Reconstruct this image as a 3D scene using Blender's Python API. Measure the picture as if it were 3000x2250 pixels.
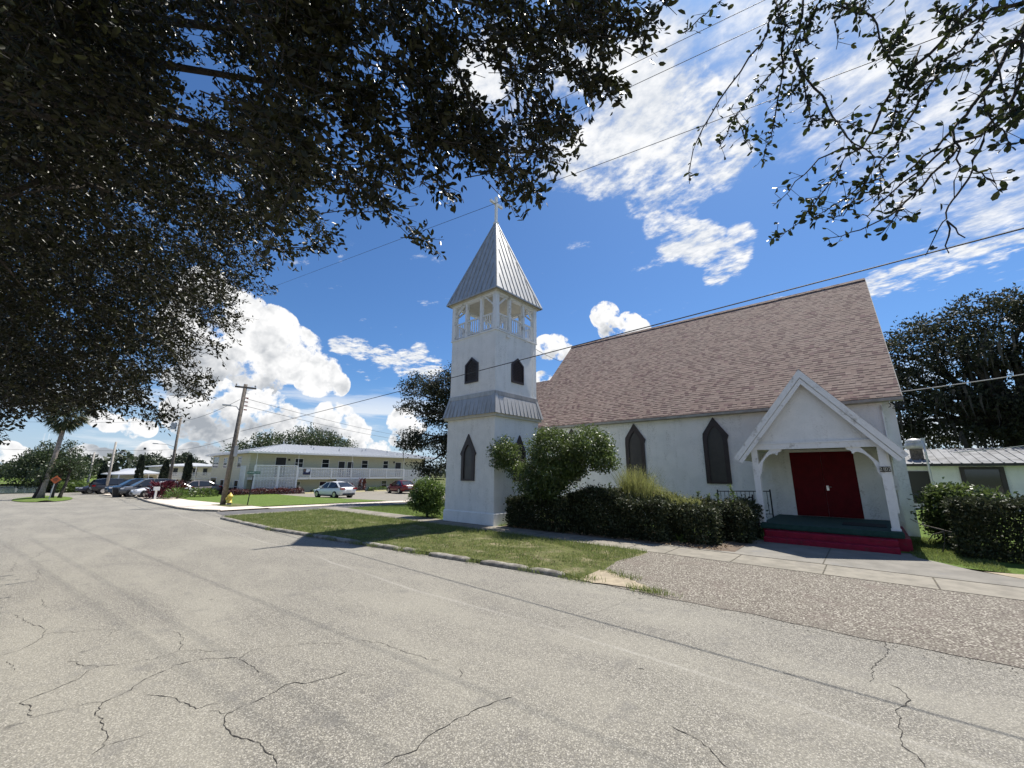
import bpy, bmesh, math, random
import numpy as np
from mathutils import Vector, Matrix

for o in list(bpy.data.objects): bpy.data.objects.remove(o)
SC = bpy.context.scene
COL = SC.collection
RNG = np.random.default_rng(7)
random.seed(7)

# ---------------------------------------------------------------- camera
FPX, PIT, ROLL, YAW, EYE = 1174.88, .2183, .0033, .8579, 2.0     # focal length in pixels of a 3000 px wide picture
_fx, _fy = -math.cos(YAW), math.sin(YAW)
FW = np.array([_fx*math.cos(PIT), _fy*math.cos(PIT), math.sin(PIT)])
_r = np.array([_fy, -_fx, 0.]); _u = np.cross(_r, FW)
RT = _r*math.cos(ROLL)+_u*math.sin(ROLL); UP = -_r*math.sin(ROLL)+_u*math.cos(ROLL)
cam_d = bpy.data.cameras.new('camera'); cam = bpy.data.objects.new('camera', cam_d); COL.objects.link(cam)
cam_d.sensor_width = 36; cam_d.lens = FPX/3000*36; cam_d.clip_start = .05; cam_d.clip_end = 6000
cam.matrix_world = Matrix(((RT[0], UP[0], -FW[0], 0), (RT[1], UP[1], -FW[1], 0), (RT[2], UP[2], -FW[2], EYE), (0, 0, 0, 1)))
SC.camera = cam

def ray(x, y):
    d = FW*FPX+RT*(x-1500)-UP*(y-1125); return d/np.linalg.norm(d)
def seen(x, y, r):                                   # the point r metres away (on the ground plan) along a sight line
    d = ray(x, y); return np.array([0, 0, EYE])+d*(r/np.hypot(d[0], d[1]))

# ---------------------------------------------------------------- exposure, sky and sun
EXPOSURE = 1.02
SUN_EL, SUN_AZ = math.radians(61.3), math.atan2(.03, .48)
SKY_STR = 0.10
SC.view_settings.view_transform = 'Standard'; SC.view_settings.look = 'None'
SC.view_settings.gamma = 1; SC.view_settings.use_curve_mapping = False
SC.view_settings.exposure = EXPOSURE
SC.cycles.use_denoising = True
SC.cycles.max_bounces = 6; SC.cycles.transparent_max_bounces = 6
sun_d = bpy.data.lights.new('sun', 'SUN'); sun = bpy.data.objects.new('sun', sun_d); COL.objects.link(sun)
sun_d.energy = 3.7; sun_d.angle = math.radians(.53); sun_d.color = (1, .95, .87)
sdir = Vector((math.sin(SUN_AZ)*math.cos(SUN_EL), math.cos(SUN_AZ)*math.cos(SUN_EL), math.sin(SUN_EL)))
sun.rotation_euler = (-sdir).to_track_quat('-Z', 'Y').to_euler(); sun.location = (0, 30, 60)

def nd(nt, t, ins=None, out=0, **props):
    n = nt.nodes.new(t)
    for k, v in props.items(): setattr(n, k, v)
    for k, v in (ins or {}).items():
        s = n.inputs[k]
        if isinstance(v, bpy.types.NodeSocket): nt.links.new(v, s)
        else: s.default_value = v
    return n.outputs[out] if len(n.outputs) else None
def mth(nt, op, a, b=0., c=0., clamp=False):
    return nd(nt, 'ShaderNodeMath', {0: a, 1: b, 2: c}, operation=op, use_clamp=clamp)
def vmth(nt, op, a, b=(0, 0, 0), out=0):
    return nd(nt, 'ShaderNodeVectorMath', {0: a, 1: b}, operation=op, out=out)
def mixc(nt, f, a, b, bt='MIX'):
    n = nt.nodes.new('ShaderNodeMix'); n.data_type = 'RGBA'; n.blend_type = bt
    for k, v in ((0, f), (6, a), (7, b)):
        if isinstance(v, bpy.types.NodeSocket): nt.links.new(v, n.inputs[k])
        else: n.inputs[k].default_value = (*v, 1) if k > 0 and len(v) == 3 else v
    return n.outputs[2]
def ramp(nt, f, lo, hi, a=0., b=1., smooth=True):
    return nd(nt, 'ShaderNodeMapRange', {0: f, 1: lo, 2: hi, 3: a, 4: b}, interpolation_type='SMOOTHSTEP' if smooth else 'LINEAR', clamp=True)
def noise(nt, vec, scale, detail=3., rough=.5, dist=0., out=0):
    return nd(nt, 'ShaderNodeTexNoise', {'Vector': vec, 'Scale': scale, 'Detail': detail, 'Roughness': rough, 'Distortion': dist}, out=out)

world = bpy.data.worlds.new("World"); SC.world = world; world.use_nodes = True
world.cycles.sampling_method = 'MANUAL'; world.cycles.sample_map_resolution = 512
wt = world.node_tree; wt.nodes.clear()
sky = nd(wt, 'ShaderNodeTexSky', sky_type='NISHITA', sun_disc=False, sun_elevation=SUN_EL, sun_rotation=SUN_AZ, air_density=1.0, dust_density=.6, ozone_density=3.0)
wdir = nd(wt, 'ShaderNodeTexCoord')
wdir = wt.nodes[-1].outputs['Generated']
wz = nd(wt, 'ShaderNodeSeparateXYZ', {0: wdir}, out=2)
# puffy low clouds: (picture-traced direction, angular radius) ; the sky is infinitely far, so these are directions only
CUM = [((600,860),90),((640,945),95),((690,930),105),((780,985),105),((860,1040),95),((930,1095),75),((985,1125),42),((760,1090),100),((650,1020),130),((560,960),110),
       ((620,1215),70),((690,1230),80),((770,1225),75),((835,1245),50),((560,1200),70),((640,1170),60),((540,1120),70),
       ((970,1225),42),((1005,1245),46),((1040,1262),38),((1180,1238),36),((1210,1246),32),((1165,1285),22),((1200,1290),26),((1772,925),34),((1790,960),32),((1840,955),34),((1875,965),26),((1600,1020),30),((1635,1015),32),((1590,1120),26),((1620,1122),24),
       ((330,1240),34),((290,1225),30),((390,1255),34),((430,1258),26),((540,1255),30),((575,1262),28),((20,1325),40),((60,1335),34),((245,1335),40),((300,1345),36),((440,1335),44),((480,1350),36),((560,1330),34),((610,1340),40),((1060,1318),34),((1110,1325),30),((1000,1330),36),((2960,930),14),((880,1310),36),((930,1325),34)]
HIGHP = [((1560,330),110),((1680,400),120),((1790,470),110),((1900,520),100),((2010,545),80),((1500,230),110),((1640,260),150),((1800,330),150),((1950,400),140),((2080,450),110),((2130,340),90),((2000,300),110),((1880,230),100),((1730,180),80),((1420,250),90),
         ((1990,690),62),((2060,720),66),((2130,750),62),((2170,700),45),((1930,660),46),((2100,800),40),((2570,835),50),((2650,815),55),((2740,785),58),((2820,755),60),((2900,730),66),((2980,690),70),((1000,1010),30),((1060,1025),34),((1120,1045),36),((1190,1065),38),((1260,1080),34),((1230,1030),24)]
HIGH = [((1960,120),120),((2250,100),230),((2450,240),240),((2640,150),280),((2850,300),300),((2750,480),230),((2900,600),200),((2560,400),190),((2330,40),280),((2650,560),120)]
def blobs(lst, vec):
    acc = None; vec = vmth(wt, 'NORMALIZE', vec)
    for (x, y), rad in lst:
        c = ray(x, y); e = ray(x+rad, y); ca = float(c@e)
        d = vmth(wt, 'DOT_PRODUCT', vec, tuple(c), out=1)
        m = nd(wt, 'ShaderNodeMapRange', {0: d, 1: 2*ca-1 if 2*ca-1 > -1 else -1, 2: 1., 3: 0., 4: 1.}, clamp=True)
        acc = m if acc is None else mth(wt, 'MAXIMUM', acc, m)
    return acc
def puffs(vec):
    w = vmth(wt, 'ADD', vec, vmth(wt, 'MULTIPLY', vmth(wt, 'SUBTRACT', nd(wt, 'ShaderNodeTexNoise', {'Vector': vec, 'Scale': 18., 'Detail': 4.}, out=1), (.5, .5, .5)), (.07, .07, .07)))
    v = wt.nodes.new('ShaderNodeTexVoronoi'); v.feature = 'F1'; wt.links.new(w, v.inputs['Vector']); v.inputs['Scale'].default_value = 14.; v.inputs['Detail'].default_value = 2.; v.inputs['Roughness'].default_value = .55; v.inputs['Lacunarity'].default_value = 2.3; v.normalize = True
    return mth(wt, 'SUBTRACT', 1., mth(wt, 'MULTIPLY', v.outputs['Distance'], 1.6))
CUM = [(c, r*(.86 if c[1] < 1150 and c[0] < 1000 else 1.15)) for c, r in CUM]
CUMA = [c for c in CUM if c[0][1] < 1150 and c[0][0] < 1000]; CUMB = [c for c in CUM if c not in CUMA]
blA = blobs(CUMA, wdir); blB = blobs(CUMB, wdir)
pf0 = puffs(wdir)
pf1 = puffs(vmth(wt, 'ADD', wdir, (.008, .012, .024)))
nA = noise(wt, wdir, 12., 10., .60); nB = noise(wt, wdir, 26., 9., .60)
nA2 = noise(wt, wdir, 45., 6., .6)
dA = mth(wt, 'ADD', mth(wt, 'SUBTRACT', mth(wt, 'MINIMUM', mth(wt, 'MULTIPLY', blA, 1.6), .94), ramp(wt, blA, .35, .0, 0., 1.6)), mth(wt, 'ADD', mth(wt, 'MULTIPLY_ADD', nA, 3.4, -1.7), mth(wt, 'ADD', mth(wt, 'MULTIPLY_ADD', pf0, .35, -.2), mth(wt, 'MULTIPLY_ADD', nA2, 1.5, -.75))))
dB = mth(wt, 'ADD', mth(wt, 'SUBTRACT', mth(wt, 'MINIMUM', mth(wt, 'MULTIPLY', blB, 1.3), .82), ramp(wt, blB, .40, .0, 0., 1.8)), mth(wt, 'MULTIPLY_ADD', nB, 3.2, -1.6))
d0 = mth(wt, 'MAXIMUM', dA, dB)
cmask = ramp(wt, d0, .34, .74)
upA = blobs(CUMA, vmth(wt, 'ADD', wdir, (0, 0, .15))); upB = blobs(CUMB, vmth(wt, 'ADD', wdir, (0, 0, .045)))
isB = mth(wt, 'GREATER_THAN', dB, dA)
above = mth(wt, 'ADD', mth(wt, 'MULTIPLY', isB, mth(wt, 'MULTIPLY', upB, .75)), mth(wt, 'MULTIPLY', mth(wt, 'SUBTRACT', 1., isB), upA))
s_big = ramp(wt, mth(wt, 'ADD', above, mth(wt, 'MULTIPLY_ADD', nA, -1.2, .6)), .20, .95, 0., .80)
s_fine = mth(wt, 'MULTIPLY', mth(wt, 'SUBTRACT', pf1, pf0), 1.6)
s_edge = ramp(wt, d0, .50, 1.10, -.16, .12)
cshade = mth(wt, 'ADD', mth(wt, 'ADD', s_big, s_fine), s_edge, clamp=True)
ccol = mixc(wt, cshade, (.50, .50, .50), (.195, .212, .235))
# high broken cloud, laid out on a plane far above
zz = mth(wt, 'MAXIMUM', wz, .06)
plane = vmth(wt, 'DIVIDE', wdir, nd(wt, 'ShaderNodeCombineXYZ', {0: zz, 1: zz, 2: zz}))
rot = nd(wt, 'ShaderNodeMapping', {'Vector': plane, 'Rotation': (0, 0, math.radians(38)), 'Scale': (1, 1.25, 0)})
hb = blobs(HIGH, wdir)
hn = noise(wt, rot, 2.4, 9., .58, .15); hn2 = noise(wt, rot, 7.5, 8., .62, .1); hn3 = noise(wt, rot, 24., 5., .6, .2)
fill_cloud = ramp(wt, vmth(wt, 'DOT_PRODUCT', wdir, (-FW[0]*.6, -FW[1]*.6, .3), out=1), 0.1, .7)  # unseen cloud behind the camera, added to raise the ambient light
hb = mth(wt, 'MAXIMUM', hb, mth(wt, 'MULTIPLY', fill_cloud, .62))
nn_ = mth(wt, 'ADD', mth(wt, 'MULTIPLY', hn, .48), mth(wt, 'ADD', mth(wt, 'MULTIPLY', hn2, .38), mth(wt, 'MULTIPLY', hn3, .14)))
hp = mth(wt, 'MINIMUM', mth(wt, 'MULTIPLY', blobs(HIGHP, wdir), 1.35), .80)
hd1 = mth(wt, 'ADD', mth(wt, 'MULTIPLY', hb, .92), mth(wt, 'MULTIPLY_ADD', nn_, 3.9, -2.12))
hd2 = mth(wt, 'ADD', hp, mth(wt, 'MULTIPLY_ADD', nn_, 5.2, -2.68))
hmask = mth(wt, 'MAXIMUM', ramp(wt, hd1, .10, 1.10, 0, .9), ramp(wt, hd2, .30, 1.0, 0, .96))
hcol = mixc(wt, ramp(wt, mth(wt, 'ADD', mth(wt, 'MULTIPLY', hn2, .6), mth(wt, 'MULTIPLY', hn3, .4)), .40, .66), (.36, .38, .41), (.52, .52, .52))
haze = ramp(wt, wz, .0, .22, .70, 0.)
SKYMUL = wt.nodes.new('ShaderNodeVectorMath'); SKYMUL.operation = 'MULTIPLY'
wt.links.new(sky, SKYMUL.inputs[0]); SKYMUL.inputs[1].default_value = (SKY_STR*.31, SKY_STR*.465, SKY_STR*.63)
base = mixc(wt, haze, SKYMUL.outputs[0], (.30, .36, .43))
low = nd(wt, 'ShaderNodeMapping', {'Vector': wdir, 'Scale': (1, 1, 6.5)})
ln = noise(wt, low, 3.2, 8., .6, .3)
lowm = mth(wt, 'MULTIPLY', ramp(wt, ln, .46, .62, 0, .75), mth(wt, 'MULTIPLY', ramp(wt, wz, .01, .05), ramp(wt, wz, .24, .12)))
base = mixc(wt, lowm, base, (.47, .485, .50))
c1 = mixc(wt, hmask, base, hcol)
c2 = mixc(wt, cmask, c1, ccol)
bg = nd(wt, 'ShaderNodeBackground', {'Color': c2, 'Strength': 1.0})
nd(wt, 'ShaderNodeOutputWorld', {'Surface': bg})

# ---------------------------------------------------------------- mesh helpers
class MB:
    def __init__(s): s.v = []; s.f = []
    def poly(s, pts):
        i = len(s.v); s.v += [tuple(map(float, p)) for p in pts]; s.f.append(tuple(range(i, i+len(pts)))); return s
    def box(s, x0, x1, y0, y1, z0, z1):
        i = len(s.v)
        s.v += [(x0,y0,z0),(x1,y0,z0),(x1,y1,z0),(x0,y1,z0),(x0,y0,z1),(x1,y0,z1),(x1,y1,z1),(x0,y1,z1)]
        s.f += [tuple(i+k for k in q) for q in ((3,2,1,0),(4,5,6,7),(0,1,5,4),(1,2,6,5),(2,3,7,6),(3,0,4,7))]; return s
    def prism(s, pts, off):                     # a flat outline pushed along off
        n = len(pts); i = len(s.v); off = np.array(off)
        s.v += [tuple(map(float, p)) for p in pts]+[tuple(np.array(p)+off) for p in pts]
        s.f += [tuple(range(i+n-1, i-1, -1)), tuple(range(i+n, i+2*n))]
        s.f += [(i+k, i+(k+1) % n, i+n+(k+1) % n, i+n+k) for k in range(n)]; return s
    def beam(s, p, q, w, h, up=(0, 0, 1)):      # a bar from p to q, w wide and h high
        p, q, up = np.array(p, float), np.array(q, float), np.array(up, float)
        d = q-p; d /= np.linalg.norm(d); a = np.cross(d, up); a /= np.linalg.norm(a); b = np.cross(a, d)
        c = [p+a*w/2*x+b*h/2*y for x, y in ((-1,-1),(1,-1),(1,1),(-1,1))]
        return s.prism(c, q-p)
    def tube(s, pts, rad, n=6, cap=True):
        pts = [np.array(p, float) for p in pts]; i0 = len(s.v)
        if np.isscalar(rad): rad = [rad]*len(pts)
        for k, p in enumerate(pts):
            d = pts[min(k+1, len(pts)-1)]-pts[max(k-1, 0)]; d = d/(np.linalg.norm(d)+1e-9)
            a = np.cross(d, (0, 0, 1) if abs(d[2]) < .9 else (1, 0, 0)); a /= np.linalg.norm(a); b = np.cross(d, a)
            s.v += [tuple(p+rad[k]*(a*math.cos(t)+b*math.sin(t))) for t in np.arange(n)*2*math.pi/n]
        for k in range(len(pts)-1):
            s.f += [(i0+k*n+j, i0+k*n+(j+1) % n, i0+(k+1)*n+(j+1) % n, i0+(k+1)*n+j) for j in range(n)]
        if cap: s.f += [tuple(i0+j for j in range(n-1, -1, -1)), tuple(i0+(len(pts)-1)*n+j for j in range(n))]
        return s
    def lathe(s, prof, c, n=16):
        return s.tube([(c[0], c[1], c[2]+z) for r, z in prof], [max(r, .001) for r, z in prof], n)
    def grid(s, fn, us, vs):
        i = len(s.v); nv = len(vs)
        s.v += [tuple(map(float, fn(u, v))) for u in us for v in vs]
        s.f += [(i+a*nv+b, i+(a+1)*nv+b, i+(a+1)*nv+b+1, i+a*nv+b+1) for a in range(len(us)-1) for b in range(nv-1)]; return s
    def build(s, name, mat, parent=None, smooth=False, local=False):
        V = np.array(s.v, float)
        if parent is not None and not local: V = V-np.array(parent.location)
        me = bpy.data.meshes.new(name)
        loc = (0, 0, 0)
        if parent is None:
            lo, hi = V.min(0), V.max(0); loc = ((lo[0]+hi[0])/2, (lo[1]+hi[1])/2, lo[2]); V = V-np.array(loc)
        me.from_pydata(V.tolist(), [], s.f)
        bm = bmesh.new(); bm.from_mesh(me); bmesh.ops.recalc_face_normals(bm, faces=bm.faces); bm.to_mesh(me); bm.free()
        return link(name, me, mat, parent, smooth, loc)
def link(name, me, mat, parent=None, smooth=False, loc=(0, 0, 0)):
    if mat: me.materials.append(mat)
    if smooth: me.polygons.foreach_set('use_smooth', [True]*len(me.polygons))
    o = bpy.data.objects.new(name, me); COL.objects.link(o); o.location = loc
    if parent is not None: o.parent = parent
    return o
def arrays(name, V, F, mat, parent=None, smooth=False):
    V = np.asarray(V, np.float32).reshape(-1, 3); F = np.asarray(F, np.int32); n, k = F.shape
    loc = (0, 0, 0)
    if parent is not None: V = V-np.array(parent.location, np.float32)
    else:
        lo, hi = V.min(0), V.max(0); loc = ((lo[0]+hi[0])/2, (lo[1]+hi[1])/2, lo[2]); V = V-np.array(loc, np.float32)
    me = bpy.data.meshes.new(name)
    me.vertices.add(len(V)); me.vertices.foreach_set('co', V.ravel())
    me.loops.add(n*k); me.loops.foreach_set('vertex_index', F.ravel())
    me.polygons.add(n); me.polygons.foreach_set('loop_start', np.arange(n, dtype=np.int32)*k)
    me.update(calc_edges=True); me.validate()
    return link(name, me, mat, parent, smooth, loc)
def tag(o, label=None, cat=None, group=None, kind=None):
    if label: o['label'] = label
    if cat: o['category'] = cat
    if group: o['group'] = group
    if kind: o['kind'] = kind
    return o
def thing(name, label, cat, loc, group=None, rz=0.):
    o = bpy.data.objects.new(name, None); COL.objects.link(o); o.location = loc; o.rotation_euler = (0, 0, rz)
    o.empty_display_size = .2
    return tag(o, label, cat, group)
def struct(o): o['kind'] = 'structure'; return o
def copy_tree(o, parent=None):
    c = o.copy(); COL.objects.link(c)
    if parent is not None: c.parent = parent
    for ch in o.children: copy_tree(ch, c)
    return c

# ---------------------------------------------------------------- materials
MATS = {}
def mat(name, color=(.5, .5, .5), rough=.8, metal=0., fn=None, spec=.5):
    m = bpy.data.materials.new(name); m.use_nodes = True; nt = m.node_tree; nt.nodes.clear()
    p = nt.nodes.new('ShaderNodeBsdfPrincipled'); p.inputs['Base Color'].default_value = (*color, 1)
    p.inputs['Roughness'].default_value = rough; p.inputs['Metallic'].default_value = metal
    p.inputs['Specular IOR Level'].default_value = spec
    out = nt.nodes.new('ShaderNodeOutputMaterial'); nt.links.new(p.outputs[0], out.inputs[0])
    if fn: fn(nt, p, out)
    return m
def geo(nt, k='Position'):
    n = nt.nodes.new('ShaderNodeNewGeometry'); return n.outputs[k]
def setc(nt, p, c): nt.links.new(c, p.inputs['Base Color'])
def bump(nt, p, h, strength=.3, dist=.01):
    b = nd(nt, 'ShaderNodeBump', {'Height': h, 'Strength': strength, 'Distance': dist}); nt.links.new(b, p.inputs['Normal'])
def mottle(a, b, scale=6., bs=60., bstr=.2, bd=.004, lo=.35, hi=.65, c=None, cs=1.2):
    def fn(nt, p, out):
        P = geo(nt); n = noise(nt, P, scale, 6., .6)
        col = mixc(nt, ramp(nt, n, lo, hi), a, b)
        if c: col = mixc(nt, ramp(nt, noise(nt, P, cs, 5., .65), .55, .72), col, c)
        setc(nt, p, col); bump(nt, p, noise(nt, P, bs, 3.), bstr, bd)
    return fn
def stucco_fn(a, b, dirt):
    def fn(nt, p, out):
        P = geo(nt)
        v = nd(nt, 'ShaderNodeTexVoronoi', {'Vector': vmth(nt, 'ADD', P, vmth(nt, 'SCALE', nd(nt, 'ShaderNodeTexNoise', {'Vector': P, 'Scale': 14.}, out=1), (0, 0, 0))), 'Scale': 26.}, feature='SMOOTH_F1')
        n = noise(nt, P, 18., 6., .62, .6)
        h = mth(nt, 'ADD', mth(nt, 'MULTIPLY', v, .5), n)
        bump(nt, p, h, .42, .02)
        sz = nd(nt, 'ShaderNodeMapping', {'Vector': P, 'Scale': (2.6, 2.6, .40)})
        d1 = ramp(nt, noise(nt, sz, 1.5, 8., .62), .46, .74)
        d2 = ramp(nt, noise(nt, P, 24., 5., .6), .42, .70)
        col = mixc(nt, ramp(nt, noise(nt, P, 2.3, 4.), .4, .65), a, b)
        col = mixc(nt, mth(nt, 'MULTIPLY', mth(nt, 'MULTIPLY', d1, d2), .62), col, dirt)
        col = mixc(nt, mth(nt, 'MULTIPLY', ramp(nt, noise(nt, P, 30., 4., .7), .57, .70), .22), col, dirt)
        setc(nt, p, col)
    return fn
M = {}
M['stucco'] = mat('white_stucco', rough=.9, fn=stucco_fn((.83, .83, .815), (.77, .775, .76), (.30, .30, .27)))
M['trim'] = mat('white_paint', rough=.55, fn=mottle((.80, .80, .79), (.71, .71, .695), 9., 40., .1, .003, .45, .8, (.42, .40, .36), 3.5))
M['cream_soffit'] = mat('cream_soffit', rough=.7, fn=mottle((.55, .52, .43), (.48, .45, .37), 5., 40., .1))
M['brown'] = mat('brown_trim', rough=.5, fn=mottle((.042, .030, .030), (.030, .022, .022), 7., 80., .1))
M['screen'] = mat('window_screen', rough=.38, fn=mottle((.060, .056, .052), (.045, .043, .042), 3., 300., .15, .002))
M['door_red'] = mat('dark_red_door', rough=.5, spec=.12, fn=mottle((.125, .003, .008), (.095, .002, .006), 5., 90., .08))
M['step_red'] = mat('red_step_paint', rough=.55, spec=.2, fn=mottle((.27, .010, .035), (.20, .008, .026), 6., 60., .15, .003, .35, .65, (.16, .03, .04), 9.))
M['deck_green'] = mat('green_deck_carpet', rough=.95, fn=mottle((.020, .065, .055), (.014, .048, .040), 9., 160., .4, .004))
M['iron'] = mat('black_iron', (.012, .012, .013), .5, .3)
M['brass'] = mat('aged_brass', (.45, .38, .25), .35, .9)
M['chrome'] = mat('bright_metal', (.6, .6, .6), .3, .9)
M['mat_black'] = mat('black_rubber_mat', rough=.95, fn=mottle((.012, .012, .012), (.02, .02, .02), 20., 90., .5))
def galv(nt, p, out):
    P = geo(nt); n = noise(nt, nd(nt, 'ShaderNodeMapping', {'Vector': P, 'Scale': (3, 3, .8)}), 2.4, 8., .65)
    setc(nt, p, mixc(nt, ramp(nt, n, .35, .7), (.47, .465, .45), (.34, .338, .33)))
    nt.links.new(ramp(nt, n, .3, .7, .34, .52), p.inputs['Roughness']); p.inputs['Metallic'].default_value = .30
    bump(nt, p, noise(nt, P, 3.5, 3.), .12, .03)
M['galv'] = mat('galvanised_steel', fn=galv)
def whiteroof(nt, p, out):
    P = geo(nt); n = noise(nt, P, 1.4, 5., .6); setc(nt, p, mixc(nt, n, (.52, .53, .54), (.43, .44, .45)))
M['roof_white'] = mat('white_metal_roof', rough=.42, metal=.15, fn=whiteroof)
def shingle(nt, p, out):
    P = geo(nt); s = nd(nt, 'ShaderNodeSeparateXYZ', {0: P}); n0 = nt.nodes[-1]
    slope = 1/math.sin(math.atan2(6.577, 6.274))
    vy = mth(nt, 'MULTIPLY', n0.outputs[2], slope)
    row = mth(nt, 'FLOOR', mth(nt, 'DIVIDE', vy, .145))
    fr = mth(nt, 'FRACT', mth(nt, 'DIVIDE', vy, .145))
    wob = nd(nt, 'ShaderNodeTexWhiteNoise', {'W': row}, noise_dimensions='1D')
    xs = mth(nt, 'ADD', n0.outputs[0], mth(nt, 'MULTIPLY', wob, 3.))
    tab = mth(nt, 'FLOOR', mth(nt, 'DIVIDE', xs, .165))
    fx = mth(nt, 'FRACT', mth(nt, 'DIVIDE', xs, .165))
    rnd = nd(nt, 'ShaderNodeTexWhiteNoise', {'Vector': nd(nt, 'ShaderNodeCombineXYZ', {0: tab, 1: row})}, noise_dimensions='2D')
    rnd2 = nd(nt, 'ShaderNodeTexWhiteNoise', {'Vector': nd(nt, 'ShaderNodeCombineXYZ', {0: mth(nt, 'ADD', tab, 91.), 1: row})}, noise_dimensions='2D')
    c = mixc(nt, rnd, (.240, .172, .140), (.355, .270, .224))
    c = mixc(nt, ramp(nt, rnd2, .72, .95), c, (.185, .115, .108))
    P2 = nd(nt, 'ShaderNodeCombineXYZ', {0: n0.outputs[0], 1: vy})
    c = mixc(nt, mth(nt, 'MULTIPLY', ramp(nt, noise(nt, P2, .9, 6., .6), .42, .72), .35), c, (.30, .245, .205))
    c = mixc(nt, mth(nt, 'MULTIPLY', ramp(nt, noise(nt, P2, 160., 2., .6), .35, .7), .4), c, (.12, .085, .08))
    thick = ramp(nt, rnd2, .25, .45, .20, .40)                      # laminated tabs: thick ones get a deeper shadow line painted along the lower edge
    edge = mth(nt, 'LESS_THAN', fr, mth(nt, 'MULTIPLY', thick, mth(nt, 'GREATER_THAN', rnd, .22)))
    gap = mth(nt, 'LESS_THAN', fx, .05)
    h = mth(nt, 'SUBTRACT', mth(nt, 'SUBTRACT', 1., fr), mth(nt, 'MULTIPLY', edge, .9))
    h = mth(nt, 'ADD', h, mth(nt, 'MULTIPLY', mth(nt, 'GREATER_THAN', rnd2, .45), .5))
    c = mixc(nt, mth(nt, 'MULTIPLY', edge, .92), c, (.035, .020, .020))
    c = mixc(nt, mth(nt, 'MULTIPLY', gap, .35), c, (.05, .035, .035))
    setc(nt, p, c); bump(nt, p, h, .5, .012)
M['roof_hall'] = mat('dull_metal_roof', rough=.75, metal=0., spec=.2, fn=mottle((.24, .245, .25), (.15, .152, .155), 1.3, 30., .05, .003, .4, .65))
M['shingle'] = mat('brown_shingles', rough=.92, fn=shingle, spec=.25)
M['fascia'] = mat('weathered_fascia', rough=.8, fn=mottle((.36, .35, .325), (.26, .25, .23), 4., 30., .2))
M['concrete'] = mat('concrete', rough=.9, fn=mottle((.245, .222, .18), (.17, .155, .125), 3.2, 120., .25, .004, .35, .7, (.17, .155, .135), 1.1))
M['concrete_dark'] = mat('stained_concrete', rough=.9, fn=mottle((.215, .20, .172), (.15, .14, .12), 2.2, 120., .25, .004, .3, .7, (.17, .165, .155), 1.6))
M['concrete_light'] = mat('pale_concrete', rough=.9, fn=mottle((.62, .54, .45), (.52, .46, .39), 1.2, 100., .2))
M['kerb'] = mat('kerb_concrete', rough=.95, fn=mottle((.33, .305, .26), (.15, .135, .115), 5., 70., .6, .012, .4, .65, (.10, .095, .085), 3.))
M['joint'] = mat('joint_dirt', rough=1., fn=mottle((.07, .06, .05), (.11, .10, .07), 8.))
M['sand'] = mat('sand', rough=1., fn=mottle((.37, .31, .22), (.27, .225, .16), 5., 120., .5))
M['soil'] = mat('soil', rough=1., fn=mottle((.16, .12, .085), (.09, .068, .05), 5., 40., .8, .03, .35, .65, (.28, .23, .17), 2.5))
def asphalt(nt, p, out):
    P = geo(nt)
    v = nd(nt, 'ShaderNodeTexVoronoi', {'Vector': P, 'Scale': 62., 'Randomness': 1.}, out=1)
    vd = nd(nt, 'ShaderNodeTexVoronoi', {'Vector': P, 'Scale': 62., 'Randomness': 1.})
    sv = nd(nt, 'ShaderNodeSeparateColor', {0: v})
    w = nd(nt, 'ShaderNodeTexVoronoi', {'Vector': P, 'Scale': 135.}, out=1); sw = nd(nt, 'ShaderNodeSeparateColor', {0: w}, out=1)
    c = mixc(nt, sv, (.17, .158, .130), (.315, .296, .247))
    c = mixc(nt, ramp(nt, sw, .62, .9), c, (.43, .405, .355))
    c = mixc(nt, ramp(nt, sw, .24, .0), c, (.095, .089, .078))
    c = mixc(nt, mth(nt, 'MULTIPLY', ramp(nt, vd, .3, .62), .6), c, (.085, .08, .073))
    big = noise(nt, nd(nt, 'ShaderNodeMapping', {'Vector': P, 'Scale': (.55, 1.5, 1)}), .55, 6., .6, .4)
    c = mixc(nt, ramp(nt, big, .36, .70, 0., .5), c, (.30, .283, .235))
    blot = noise(nt, P, 2.3, 5., .65)
    c = mixc(nt, ramp(nt, blot, .54, .74, 0., .5), c, (.13, .125, .117))
    x = nd(nt, 'ShaderNodeSeparateXYZ', {0: P}); yy = nt.nodes[-1].outputs[1]; xx = nt.nodes[-1].outputs[0]
    tr = mth(nt, 'ADD', yy, mth(nt, 'MULTIPLY', noise(nt, P, .35, 3.), .5))
    line = mth(nt, 'MULTIPLY', ramp(nt, mth(nt, 'ABSOLUTE', mth(nt, 'SUBTRACT', tr, 5.0)), .0, .05, 1., 0.), ramp(nt, noise(nt, P, .9, 4.), .30, .6, .06, .24))
    c = mixc(nt, line, c, (.48, .46, .42))                             # pale construction seam along the street
    spots = nd(nt, 'ShaderNodeTexVoronoi', {'Vector': P, 'Scale': 1.1})
    oil = mth(nt, 'MULTIPLY', ramp(nt, mth(nt, 'ADD', spots, mth(nt, 'MULTIPLY', noise(nt, P, 14., 3.), .16)), .085, .15, 1., 0.), .65)
    c = mixc(nt, oil, c, (.06, .057, .053))
    setc(nt, p, c)
    h = mth(nt, 'ADD', mth(nt, 'MULTIPLY', vd, -1.), mth(nt, 'MULTIPLY', sw, .35))
    bump(nt, p, h, .55, .007)
M['asphalt'] = mat('worn_asphalt', rough=.93, fn=asphalt, spec=.3)
M['asphalt_dark'] = mat('dark_asphalt', rough=.93, fn=mottle((.115, .11, .108), (.085, .082, .08), 1.5, 90., .4, .006))
M['crack'] = mat('crack_filler', rough=1., fn=mottle((.022, .020, .018), (.045, .040, .034), 12.))
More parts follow.
